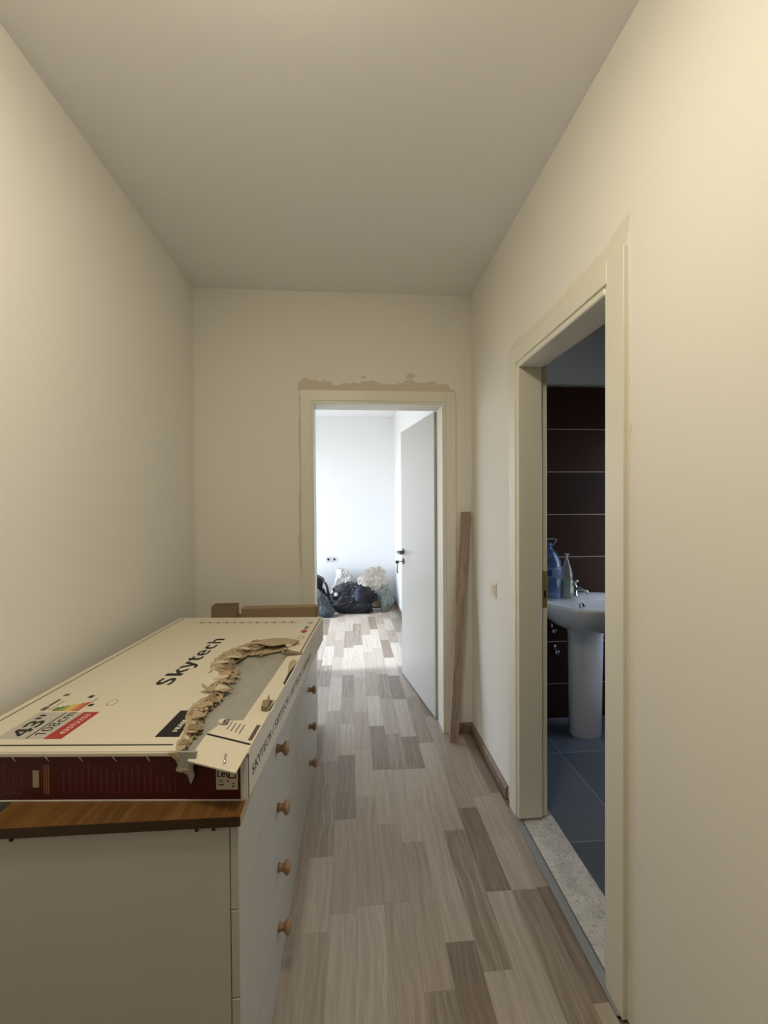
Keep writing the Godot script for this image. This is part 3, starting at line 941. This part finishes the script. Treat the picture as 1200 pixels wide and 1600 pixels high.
	for i in na + 1:
		var line := []
		for j in nb + 1:
			var a := lerpf(0.02, 0.322, float(i) / na)
			var b := lerpf(-0.528, 0.25, float(j) / nb)
			var rise := 0.012 * clampf((a - 0.24) / 0.05, 0, 1) * clampf((b + 0.1) / 0.2, 0, 1)
			line.append(V(a, T - 0.024 + 0.007 * nz.get_noise_2d(a * 2.2, b) + rise, b))
		grid.append(line)
	for i in na:
		for j in nb:
			quad(st, grid[i][j], grid[i + 1][j], grid[i + 1][j + 1], grid[i][j + 1], Vector3.UP)
	part("film", st, mats.film, t).set_meta("label", "grey plastic film seen through the tear")
	# ragged brown layers along the tear
	var inner := [Vector2(0.205, -0.534), Vector2(0.186, -0.5), Vector2(0.186, -0.462), Vector2(0.186, -0.426), Vector2(0.166, -0.373), Vector2(0.161, -0.322), Vector2(0.176, -0.27), Vector2(0.150, -0.186), Vector2(0.168, -0.118), Vector2(0.147, -0.058), Vector2(0.105, -0.02), Vector2(0.125, 0.061), Vector2(0.19, 0.092), Vector2(0.235, 0.118), Vector2(0.262, 0.09)]
	for layer in 3:
		st = begin()
		var steps := 170
		var pa := []
		var pb := []
		for k in steps + 1:
			var s := float(k) / steps
			var o := along(tear, s * 0.93)
			var i2 := along(PackedVector2Array(inner), s)
			var lo: float = [-0.04, 0.2, 0.45][layer]
			var hi: float = [0.38, 0.7, 1.0][layer]
			lo += rng.randf_range(-0.06, 0.06)
			hi += rng.randf_range(-0.22, 0.1)
			var y0: float = T + [0.0008, -0.003, -0.008][layer]
			var y1: float = T + [0.0005, -0.005, -0.014][layer] + rng.randf_range(-0.002, 0.002)
			var p := o.lerp(i2, lo)
			var q := o.lerp(i2, hi)
			pa.append(V(p.x, y0, p.y))
			pb.append(V(q.x, y1, q.y))
		var dn := Vector3(0, -0.0022, 0)
		for k in steps:
			quad(st, pa[k], pa[k + 1], pb[k + 1], pb[k], Vector3.UP)
			quad(st, pa[k] + dn, pa[k + 1] + dn, pb[k + 1] + dn, pb[k] + dn, Vector3.DOWN)
			quad(st, pb[k], pb[k + 1], pb[k + 1] + dn, pb[k] + dn, pb[k] - pa[k])
			quad(st, pa[k], pa[k + 1], pa[k + 1] + dn, pa[k] + dn, pa[k] - pb[k])
		part("torn_layer", st, [mats.cardboard, mats.cardboard_dark, mats.cardboard][layer], t)
	# single torn flakes of board and paper over the layers
	for k in 56:
		var s := (k + rng.randf_range(0.1, 0.9)) / 56.0
		var o := along(tear, s * 0.93)
		var o2 := along(tear, minf(1.0, s * 0.93 + 0.02))
		var i2 := along(PackedVector2Array(inner), s)
		var wide := maxf(o.distance_to(i2), 0.02)
		var ax := (o2 - o).normalized()
		var inw := (i2 - o).normalized()
		var w := rng.randf_range(0.012, 0.034)
		var l := minf(wide * rng.randf_range(0.35, 0.75), 0.05)
		var start := o + inw * wide * rng.randf_range(-0.08, 0.35)
		var tilt := rng.randf_range(-0.26, 0.06)
		var pts := PackedVector2Array([Vector2(-w * 0.5, 0), Vector2(w * 0.5, 0), Vector2(w * rng.randf_range(0.45, 0.62), l * 0.4), Vector2(w * rng.randf_range(0.2, 0.45), l * rng.randf_range(0.7, 0.9)), Vector2(w * rng.randf_range(-0.1, 0.2), l), Vector2(-w * rng.randf_range(0.25, 0.5), l * rng.randf_range(0.6, 0.9)), Vector2(-w * rng.randf_range(0.4, 0.6), l * 0.35)])
		var fx := Vector3(ax.x, rng.randf_range(-0.08, 0.08), -ax.y).normalized()
		var fy := Vector3(inw.x, tilt, -inw.y)
		fy = (fy - fx * fy.dot(fx)).normalized()
		st = begin()
		prism(st, pts, V(start.x, T + rng.randf_range(-0.0005, 0.003), start.y), fx, fy, 0.0018)
		part("torn_flake", st, [mats.cardboard, mats.cardboard_dark, mats.torn_paper, mats.cardboard][k % 4], t)
	# curled flake at the tear's far end and chips on the strip
	st = begin()
	var cp := []
	for k in 13:
		var s := k / 12.0
		cp.append([Vector2(lerpf(0.125, 0.29, s), 0.19 + 0.03 * sin(s * PI)), Vector2(lerpf(0.118, 0.283, s), 0.125 + 0.012 * sin(s * 9.0))])
	for k in 12:
		quad(st, V(cp[k][0].x, T + 0.002, cp[k][0].y), V(cp[k + 1][0].x, T + 0.002, cp[k + 1][0].y), V(cp[k + 1][1].x, T + 0.008, cp[k + 1][1].y), V(cp[k][1].x, T + 0.008, cp[k][1].y), Vector3.UP)
		quad(st, V(cp[k][0].x, T - 0.001, cp[k][0].y), V(cp[k + 1][0].x, T - 0.001, cp[k + 1][0].y), V(cp[k + 1][1].x, T + 0.005, cp[k + 1][1].y), V(cp[k][1].x, T + 0.005, cp[k][1].y), Vector3.DOWN)
		quad(st, V(cp[k][1].x, T + 0.008, cp[k][1].y), V(cp[k + 1][1].x, T + 0.008, cp[k + 1][1].y), V(cp[k + 1][1].x, T + 0.005, cp[k + 1][1].y), V(cp[k][1].x, T + 0.005, cp[k][1].y), Vector3.BACK)
	part("curled_flake", st, mats.cardboard, t)
	st = begin()
	plate(st, PackedVector2Array([Vector2(0.305, -0.358), Vector2(0.322, -0.362), Vector2(0.316, -0.318), Vector2(0.306, -0.29), Vector2(0.309, -0.322), Vector2(0.300, -0.326)]), T - 0.001, 0.012)
	part("torn_chip", st, mats.cardboard_dark, t)
	st = begin()
	plate(st, PackedVector2Array([Vector2(0.318, -0.13), Vector2(0.319, -0.06), Vector2(0.322, -0.02), Vector2(0.312, 0.0), Vector2(0.300, -0.02), Vector2(0.304, -0.06)]), T - 0.003, 0.0015)
	part("torn_chip", st, mats.cardboard, t)
	st = begin()
	plate(st, PackedVector2Array([Vector2(0.262, 0.07), Vector2(W - 0.001, 0.046), Vector2(W - 0.001, 0.058), Vector2(0.268, 0.086)]), T - 0.009, 0.008)
	part("torn_chip", st, mats.cardboard_dark, t)
	# tongue of torn film and board hanging over the red end
	st = begin()
	prism(st, PackedVector2Array([Vector2(0.178, 0.108), Vector2(0.226, 0.108), Vector2(0.222, 0.09), Vector2(0.216, 0.074), Vector2(0.220, 0.058), Vector2(0.212, 0.041), Vector2(0.206, 0.060), Vector2(0.197, 0.066), Vector2(0.181, 0.068), Vector2(0.186, 0.082), Vector2(0.180, 0.094)]), V(0, 0, -L - 0.004), Vector3.RIGHT, Vector3.UP, 0.005)
	part("torn_tongue", st, mats.film, t)
	st = begin()
	prism(st, PackedVector2Array([Vector2(0.166, 0.107), Vector2(0.184, 0.107), Vector2(0.190, 0.096), Vector2(0.186, 0.090), Vector2(0.176, 0.098)]), V(0, 0, -L - 0.006), Vector3.RIGHT, Vector3.UP, 0.005)
	prism(st, PackedVector2Array([Vector2(0.186, 0.071), Vector2(0.192, 0.066), Vector2(0.200, 0.069), Vector2(0.210, 0.067), Vector2(0.208, 0.072), Vector2(0.198, 0.074)]), V(0, 0, -L - 0.009), Vector3.RIGHT, Vector3.UP, 0.002)
	part("torn_shred", st, mats.cardboard, t)
	# --- print on the lid
	var y := T + 0.0001
	var top := Vector3(0, T + 0.0002, 0)
	printed("printed_line", [[-0.309, -0.3055, -0.52, 0.525], [-W + 0.01, 0.160, -0.511, -0.5065], [0.3165, 0.3205, 0.066, 0.51]], y, mats.black, t)
	st = begin()
	plate(st, PackedVector2Array([Vector2(0.214, -0.460), Vector2(0.325, -0.503), Vector2(0.325, -0.509), Vector2(0.214, -0.466)]), T - 0.0019, 0.0004)
	part("printed_line", st, mats.black, t)
	printed("printed_bar", [[0.314, 0.3235, -0.49, -0.425], [0.311, 0.3195, -0.352, -0.298]], T - 0.0019, mat("ink_dark_grey", c8(84, 78, 66), 0.6), t)
	var tl := Vector3(-1, 0, 0)
	text("printed_name", "Skytech", 0.047, V(-0.001, T + 0.0003, -0.208), uf, tl, mats.black, t, true, 1.77)
	st = begin()
	plate(st, PackedVector2Array([Vector2(-0.245, -0.484), Vector2(-0.246, -0.362), Vector2(-0.134, -0.362), Vector2(-0.139, -0.484)]), y, 0.0002)
	part("printed_panel", st, mats.ink_grey, t)
	st = begin()
	plate(st, PackedVector2Array([Vector2(-0.139, -0.484), Vector2(-0.134, -0.362), Vector2(-0.096, -0.362), Vector2(-0.099, -0.484)]), y + 0.0001, 0.0003)
	part("printed_panel", st, mats.ink_red, t)
	st = begin()
	flat_rect(st, -0.1795, -0.1765, -0.482, -0.364, y + 0.0003)
	part("printed_line", st, mats.black, t)
	text("printed_size", "43\"", 0.036, V(-0.192, T + 0.0006, -0.474), uf, tl, mats.black, t, true, 1.32)
	text("printed_size", "108cm", 0.022, V(-0.150, T + 0.0006, -0.474), uf, tl, mats.black, t, false, 1.22)
	text("printed_model", "43ST3253", 0.013, V(-0.108, T + 0.0007, -0.466), uf, tl, mats.white_ink, t, false, 1.2)
	var cols := [c8(72, 104, 40), c8(104, 128, 44), c8(140, 152, 54), c8(206, 188, 80), c8(216, 168, 90), c8(200, 110, 70), c8(176, 72, 52)]
	for k in 7:
		st = begin()
		var a0 := -0.222 + 0.0098 * k
		flat_rect(st, a0, a0 + 0.0082, -0.356, -0.335 + 0.0045 * k, y)
		part("energy_bar", st, mat("energy_%d" % k, cols[k], 0.6), t)
	printed("printed_mark", [[-0.255, -0.241, -0.352, -0.332], [-0.253, -0.245, -0.328, -0.29], [-0.232, -0.230, -0.352, -0.30], [-0.258, -0.244, -0.272, -0.258]], y, mat("ink_soft", c8(92, 86, 84), 0.6), t)
	printed("printed_mark", [[-0.183, -0.171, -0.284, -0.268], [-0.150, -0.138, -0.331, -0.318], [-0.153, -0.151, -0.312, -0.285]], y, mats.black, t)
	for c: Array in [[-0.097, -0.312, 0.012, 0.017, 0.0015], [0.286, 0.231, 0.012, 0.018, 0.0025]]:
		st = begin()
		for k in 18:
			var a := TAU * k / 18.0
			var b := TAU * (k + 1) / 18.0
			plate(st, PackedVector2Array([Vector2(c[0] + c[2] * cos(a), c[1] + c[3] * sin(a)), Vector2(c[0] + c[2] * cos(b), c[1] + c[3] * sin(b)), Vector2(c[0] + (c[2] - c[4]) * cos(b), c[1] + (c[3] - c[4]) * sin(b)), Vector2(c[0] + (c[2] - c[4]) * cos(a), c[1] + (c[3] - c[4]) * sin(a))]), y, 0.0002)
		part("printed_ring", st, mats.ink_soft, t)
	st = begin()
	plate(st, PackedVector2Array([Vector2(0.104, -0.478), Vector2(0.103, -0.357), Vector2(0.123, -0.357), Vector2(0.132, -0.388), Vector2(0.153, -0.44), Vector2(0.158, -0.478)]), y, 0.0003)
	part("printed_panel", st, mats.black, t)
	text("printed_word", "FRAM", 0.011, V(0.143, T + 0.0006, -0.458), uf, tl, mats.white_ink, t, true, 1.3)
	text("printed_word", "ün", 0.020, V(0.2445, T - 0.0015, -0.426), uf, tl, mats.black, t, true, 0.8)
	for k in 4:
		printed("printed_line", [[0.250 + 0.0115 * k, 0.2525 + 0.0115 * k, -0.445 - 0.006 * k, -0.409 - 0.005 * k]], T - 0.0019, mats.ink_soft, t)
	text("printed_word", "Smart", 0.007, V(0.078, T + 0.0004, -0.118), uf, tl, mats.ink_soft, t)
	# row of small marks at the far end and badges at the far corner
	st = begin()
	var ma := -0.20
	while ma < 0.24:
		var wdt := rng.randf_range(0.012, 0.024)
		flat_rect(st, ma, ma + wdt * 0.5, 0.438, 0.46, y)
		flat_rect(st, ma + wdt * 0.6, ma + wdt, 0.444, 0.452, y)
		flat_rect(st, ma + wdt + 0.008, ma + wdt + 0.010, 0.436, 0.462, y)
		ma += wdt + 0.018
	part("printed_mark", st, mat("ink_mid", c8(120, 112, 98), 0.6), t).set_meta("kind", "stuff")
	text("printed_mark", "G", 0.022, V(0.297, T + 0.0004, 0.425), uf, tl, mats.ink_soft, t, true)
	st = begin()
	flat_rect(st, 0.276, 0.291, 0.345, 0.385, y)
	part("printed_badge", st, mats.ink_mid, t)
	st = begin()
	plate(st, PackedVector2Array([Vector2(0.278, 0.29), Vector2(0.272, 0.302), Vector2(0.272, 0.322), Vector2(0.279, 0.333), Vector2(0.289, 0.333), Vector2(0.295, 0.322), Vector2(0.295, 0.302), Vector2(0.289, 0.29)]), y, 0.0003)
	part("printed_badge", st, mats.ink_red, t)
	# --- print on the long side
	var right_side := V(W + 0.0002, 0.034, -0.505)
	text("printed_slogan", "SKYTECH / SKYTECH / SKYTECH / SKYTECH", 0.021, right_side, uf, Vector3.UP, mats.ink_soft, t, true, 1.25)
	st = begin()
	box(st, Vector3(W - 0.0002, 0.003, -L + 0.001), Vector3(W + 0.0006, 0.096, -L + 0.006))
	part("printed_line", st, mats.black, t)
	# --- print and sticker on the red end
	var faint := mat("ink_faint_red", c8(112, 52, 54), 0.6)
	for k in 19:
		var a := -0.058 + 0.0130 * k
		var h: float = [0.042, 0.052, 0.046, 0.050, 0.062, 0.048, 0.056, 0.045, 0.040, 0.043, 0.060, 0.054, 0.062, 0.046, 0.052, 0.034, 0.03, 0.028, 0.03][k]
		if a < 0.185:
			end_print("printed_text", [[a, 0.018, a + 0.0016, 0.018 + h]], 0.0003, faint, t)
	for k in 5:
		end_print("printed_text", [[-0.183 + 0.009 * k, 0.034, -0.1815 + 0.009 * k, 0.034 + [0.045, 0.022, 0.024, 0.03, 0.02][k]], [-0.185 + 0.008 * k, 0.016, -0.181 + 0.008 * k, 0.021]], 0.0003, faint, t)
	end_print("printed_code", [[-0.122, 0.030, -0.109, 0.066]], 0.0004, mat("ink_tan", c8(178, 158, 132), 0.6), t)
	for k in 3:
		end_print("printed_code", [[-0.099 + 0.0045 * k, 0.016, -0.0968 + 0.0045 * k, 0.078]], 0.0004, mat("ink_ochre", c8(150, 104, 74), 0.6), t)
	st = begin()
	box(st, Vector3(0.2615, 0.024, -L - 0.0006), Vector3(0.3065, 0.069, -L + 0.001))
	var sk := part("sticker", st, mat("sticker", c8(214, 204, 190), 0.6), t)
	text("sticker_text", "Led", 0.0135, V(0.2625, 0.0505, -L - 0.0008), Vector3.RIGHT, Vector3.UP, mats.black, sk, true, 0.9)
	end_print("sticker_print", [[0.287, 0.0475, 0.303, 0.050], [0.287, 0.0595, 0.303, 0.062], [0.287, 0.0475, 0.2895, 0.066], [0.3005, 0.0475, 0.303, 0.062], [0.266, 0.0435, 0.276, 0.0447], [0.266, 0.040, 0.277, 0.041], [0.266, 0.0335, 0.278, 0.0355], [0.284, 0.0405, 0.288, 0.043], [0.295, 0.0355, 0.300, 0.0375], [0.294, 0.030, 0.300, 0.032]], 0.0009, mats.black, sk)

func printed(called: String, rects: Array, y: float, m: Material, parent: Node) -> void:
	# flat print, one part per piece: [a0, a1, b0, b1]
	for q: Array in rects:
		var st := begin()
		flat_rect(st, q[0], q[1], q[2], q[3], y)
		part(called, st, m, parent)

func end_print(called: String, rects: Array, depth: float, m: Material, parent: Node) -> void:
	# print on the red end: [a0, y0, a1, y1]
	for q: Array in rects:
		var st := begin()
		box(st, Vector3(q[0], q[1], -0.5325 - depth), Vector3(q[2], q[3], -0.5315))
		part(called, st, m, parent)

func plate(st: SurfaceTool, pts: PackedVector2Array, y: float, t: float) -> void:
	# a horizontal plate with the outline in (x, d)
	prism(st, pts, Vector3(0, y, 0), Vector3(1, 0, 0), Vector3(0, 0, -1), t)

func along(line: PackedVector2Array, s: float) -> Vector2:
	var total := 0.0
	for k in line.size() - 1:
		total += line[k].distance_to(line[k + 1])
	var left := s * total
	for k in line.size() - 1:
		var seg := line[k].distance_to(line[k + 1])
		if left <= seg:
			return line[k].lerp(line[k + 1], left / maxf(seg, 0.0001))
		left -= seg
	return line[line.size() - 1]

func build_small_things() -> void:
	# small open cardboard box and a long flat carton at the far end of the dresser
	var t := thing("cardboard_box", "small open cardboard box standing at the dresser's far end", "box", Vector3(-0.672, 0.80, 2.31), 0.04)
	var st := begin()
	box(st, Vector3(-0.062, 0, -0.04), Vector3(0.062, 0.094, -0.036), 0.001)
	part("front_wall", st, mats.cardboard_dark, t)
	st = begin()
	box(st, Vector3(-0.062, 0, 0.036), Vector3(0.062, 0.094, 0.04), 0.001)
	part("back_wall", st, mats.cardboard_dark, t)
	for s: float in [-1.0, 1.0]:
		st = begin()
		box(st, Vector3(0.0605 * s - 0.002, 0, -0.036), Vector3(0.0605 * s + 0.002, 0.094, 0.036), 0.001)
		part("side_wall", st, mats.cardboard_dark, t)
	st = begin()
	box(st, Vector3(-0.06, 0, -0.036), Vector3(0.06, 0.004, 0.036))
	part("bottom", st, mats.cardboard_dark, t)
	t = thing("long_carton", "long narrow brown carton lying across the dresser's far end", "carton", Vector3(-0.40, 0.80, 2.38), 0.02)
	st = begin()
	box(st, Vector3(-0.2, 0, -0.03), Vector3(0.2, 0.062, 0.03), 0.003)
	part("body", st, mat("carton_brown", c8(160, 136, 108), 0.85), t)
	st = begin()
	box(st, Vector3(0.2005, 0.002, -0.029), Vector3(0.213, 0.058, 0.029), 0.002)
	part("end_flap", st, mats.cardboard_dark, t)
	# plank leaning in the corner
	t = thing("plank", "narrow brown wood-look plank leaning upright in the corner right of the end door", "plank", Vector3(0.60, 0.0, 2.47))
	st = begin()
	var a0 := V(-0.027, 0, 0.0)
	var a1 := V(0.027, 0, 0.0)
	var top0 := V(0.675 - 0.60, 1.372, 0.083)
	var top1 := V(0.729 - 0.60, 1.372, 0.083)
	var back := V(0, 0.0, 0.014)
	var q := [[a0, a1, top1, top0, Vector3.BACK], [a0 + back, a1 + back, top1 + back, top0 + back, Vector3.FORWARD], [a0, a0 + back, top0 + back, top0, Vector3.LEFT], [a1, a1 + back, top1 + back, top1, Vector3.RIGHT], [top0, top1, top1 + back, top0 + back, Vector3.UP], [a0, a1, a1 + back, a0 + back, Vector3.DOWN]]
	for f: Array in q:
		var order := [0, 1, 2, 0, 2, 3]
		if (f[1] - f[0]).cross(f[2] - f[0]).dot(f[4]) > 0.0:
			order = [0, 2, 1, 0, 3, 2]
		for i: int in order:
			var uv: Vector2 = [Vector2(0.1, 0), Vector2(0.24, 0), Vector2(0.24, 0.85), Vector2(0.1, 0.85)][i]
			st.set_uv(uv)
			st.add_vertex(f[i])
	part("board", st, mats.board, t)
	st = begin()
	var up := (top0 - a0).normalized()
	cbox(st, Transform3D(Basis(), (top0 + top1) / 2 + back / 2 + up * 0.001), Vector3(0.0272, 0.001, 0.0072))
	part("end_grain", st, mats.cardboard_dark, t)
	# light switch on the right wall
	t = thing("light_switch", "cream rocker light switch on the right wall beside the bathroom door", "light switch", Vector3(XR, 0.972, 2.178))
	st = begin()
	box(st, Vector3(-0.007, -0.042, -0.05), Vector3(0.0, 0.042, 0.05), 0.003)
	part("cover_plate", st, mat("switch", c8(234, 224, 204), 0.35), t)
	for k in 2:
		st = begin()
		cbox(st, Transform3D(Basis(Vector3(0, 0, 1), 0.05), V(-0.009, 0.0, -0.02 + 0.03 * k)), Vector3(0.0035, 0.026, 0.0135), 0.0015)
		part("rocker", st, mats.switch, t)
	# double socket on the far wall
	for k in 2:
		t = thing("socket", ["white wall socket on the far wall above the bags, left of the pair", "white wall socket on the far wall above the bags, right of the pair"][k], "socket", Vector3(-0.332 + 0.085 * k, 0.655, 6.12), 0.0, "", "sockets on the far wall")
		st = begin()
		box(st, Vector3(-0.04, -0.04, -0.008), Vector3(0.04, 0.04, 0), 0.003)
		part("cover_plate", st, mat("socket_white", c8(226, 226, 224), 0.35), t)
		st = begin(true)
		lathe(st, [Vector2(0.02, 0.0), Vector2(0.02, 0.002), Vector2(0.015, 0.002), Vector2(0.014, -0.002), Vector2(0.001, -0.002)], Transform3D(Basis(Vector3(1, 0, 0), Vector3(0, 0, 1), Vector3(0, -1, 0)), V(0, 0, -0.008)), 16)
		part("outlet", st, mat("socket_grey", c8(176, 176, 176), 0.5), t)

func sack(called: String, label: String, cat: String, at: Vector3, rad: Vector3, seed_: int, folds: float, freq: float, m: Material, lean := Vector2.ZERO, squeeze := 0.0, turn := 0.0) -> Node3D:
	# a limp bag: a rounded body with sharp creases, resting flat on the floor
	var t := thing(called, label, cat, at, turn)
	var nz := noise(seed_, 1.0, 1)
	var big := noise(seed_ + 5, 1.0, 2)
	var st := begin(true)
	var nu := 88
	var nv := 56
	var rings := []
	for j in nv + 1:
		var ring := []
		var th := PI * j / nv
		for i in nu:
			var ph := -TAU * i / nu
			var n := Vector3(sin(th) * cos(ph), -cos(th), sin(th) * sin(ph))
			var w := Vector3(big.get_noise_3d(n.x * 1.3, n.y * 1.3, n.z * 1.3 + 4.0), big.get_noise_3d(n.x * 1.3 + 9.0, n.y * 1.3, n.z * 1.3), big.get_noise_3d(n.x * 1.3, n.y * 1.3 + 7.0, n.z * 1.3)) * 0.9
			var q := (n + w) * freq
			var c1 := 1.0 - absf(nz.get_noise_3d(q.x, q.y * 0.6, q.z)) * 2.2
			var c2 := 1.0 - absf(nz.get_noise_3d(q.x * 2.1 + 20.0, q.y * 1.6, q.z * 2.1)) * 2.2
			var c3 := 1.0 - absf(nz.get_noise_3d(q.x * 4.2 + 40.0, q.y * 2.6, q.z * 4.2)) * 2.2
			var crease := pow(clampf(c1, 0, 1), 2.0) + 0.3 * pow(clampf(c2, 0, 1), 2.0) + 0.22 * pow(clampf(c3, 0, 1), 2.0)
			var r := 0.94 + folds * (crease - 0.55) + 0.42 * big.get_noise_3d(n.x * 0.9, n.y * 0.9, n.z * 0.9 + 30.0)
			var h := clampf((n.y + 1.0) / 2.0, 0, 1)
			var sq := 1.0 - squeeze * h
			var p := Vector3(n.x * rad.x * r * sq, (n.y * 0.5 * (0.6 + 0.4 * r) + 0.5) * rad.y, n.z * rad.z * r * sq)
			if n.y > 0.0:
				p.y += rad.y * folds * 0.2 * (crease - 0.5) * n.y
			p.y = maxf(p.y - rad.y * 0.08, 0.002)
			p.x += lean.x * p.y
			p.z -= lean.y * p.y
			ring.append(p)
		rings.append(ring)
	loft(st, rings, false, false)
	part("body", st, m, t)
	return t

func build_bags() -> void:
	var navy: Material = mat("navy_cloth", c8(13, 14, 23), 0.6)
	var black: Material = mat("charcoal_cloth", c8(24, 27, 28), 0.7)
	var slate: Material = mat("slate_plastic", c8(60, 67, 71), 0.5)
	var white: Material = mat("white_plastic", c8(206, 204, 200), 0.45)
	var beige: Material = mat("beige_cloth", c8(200, 190, 176), 0.85)
	var green: Material = mat("green_plastic", c8(116, 126, 118), 0.45)
	var t := sack("backpack", "dark charcoal backpack slumped at the left edge of the heap in the far room", "backpack", Vector3(-0.52, 0, 5.82), Vector3(0.25, 0.56, 0.17), 11, 0.12, 1.0, black, Vector2(-0.1, 0), 0.25)
	var st := begin(true)
	tube(st, [V(0.04, 0.5, -0.09), V(0.13, 0.46, -0.14), V(0.19, 0.36, -0.17), V(0.22, 0.2, -0.18)], [0.016], 8)
	part("strap", st, mats.black, t)
	for q: Array in [[0.03, 0.37, -0.165], [0.16, 0.42, -0.155]]:
		st = begin(true)
		lathe(st, [Vector2(0.001, -0.014), Vector2(0.016, 0.0), Vector2(0.001, 0.014)], Transform3D(Basis(), V(q[0], q[1], q[2])), 10)
		part("buckle", st, white, t)
	sack("plastic_bag", "slate-grey shiny bag lying in front at the left foot of the heap", "bag", Vector3(-0.315, 0, 5.46), Vector3(0.15, 0.38, 0.1), 23, 0.12, 0.9, slate, Vector2(-0.42, 0.1), 0.4)
	t = sack("duffel_bag", "big navy-black duffel bag in the middle front of the heap", "bag", Vector3(0.02, 0, 5.66), Vector3(0.33, 0.43, 0.14), 37, 0.17, 1.0, navy, Vector2(-0.05, 0), 0.12)
	st = begin(true)
	for k in 5:
		prism(st, PackedVector2Array([Vector2(0.02, 0.19 + 0.03 * k), Vector2(0.10 + 0.002 * k, 0.18 + 0.032 * k), Vector2(0.102 + 0.002 * k, 0.213 + 0.032 * k), Vector2(0.025 + 0.003 * k, 0.222 + 0.03 * k)]), V(0, 0, -0.172 + 0.004 * k), Vector3.RIGHT, Vector3.UP, 0.012)
	part("patch_pocket", st, mat("pocket", c8(44, 50, 72), 0.6), t)
	st = begin(true)
	lathe(st, [Vector2(0.001, -0.03), Vector2(0.022, -0.01), Vector2(0.026, 0.01), Vector2(0.001, 0.03)], Transform3D(Basis(Vector3(0, 0, 1), -0.8), V(-0.225, 0.27, -0.15)), 12)
	part("white_tag", st, mat("tag_white", c8(190, 196, 215), 0.5), t)
	sack("plastic_bag", "crumpled white plastic bag at the back of the heap under the sockets", "bag", Vector3(-0.12, 0, 5.98), Vector3(0.155, 0.60, 0.115), 51, 0.2, 1.2, white, Vector2(0, 0), 0.1)
	sack("cloth_bundle", "beige crumpled cloth bundle on top at the right of the heap", "bundle", Vector3(0.285, 0, 5.95), Vector3(0.245, 0.60, 0.13), 67, 0.22, 1.0, beige, Vector2(0.02, 0), 0.2)
	sack("plastic_bag", "grey-green translucent plastic bag at the right foot of the heap", "bag", Vector3(0.455, 0, 5.72), Vector3(0.115, 0.34, 0.09), 83, 0.13, 1.0, green, Vector2(0.02, 0), 0.15)
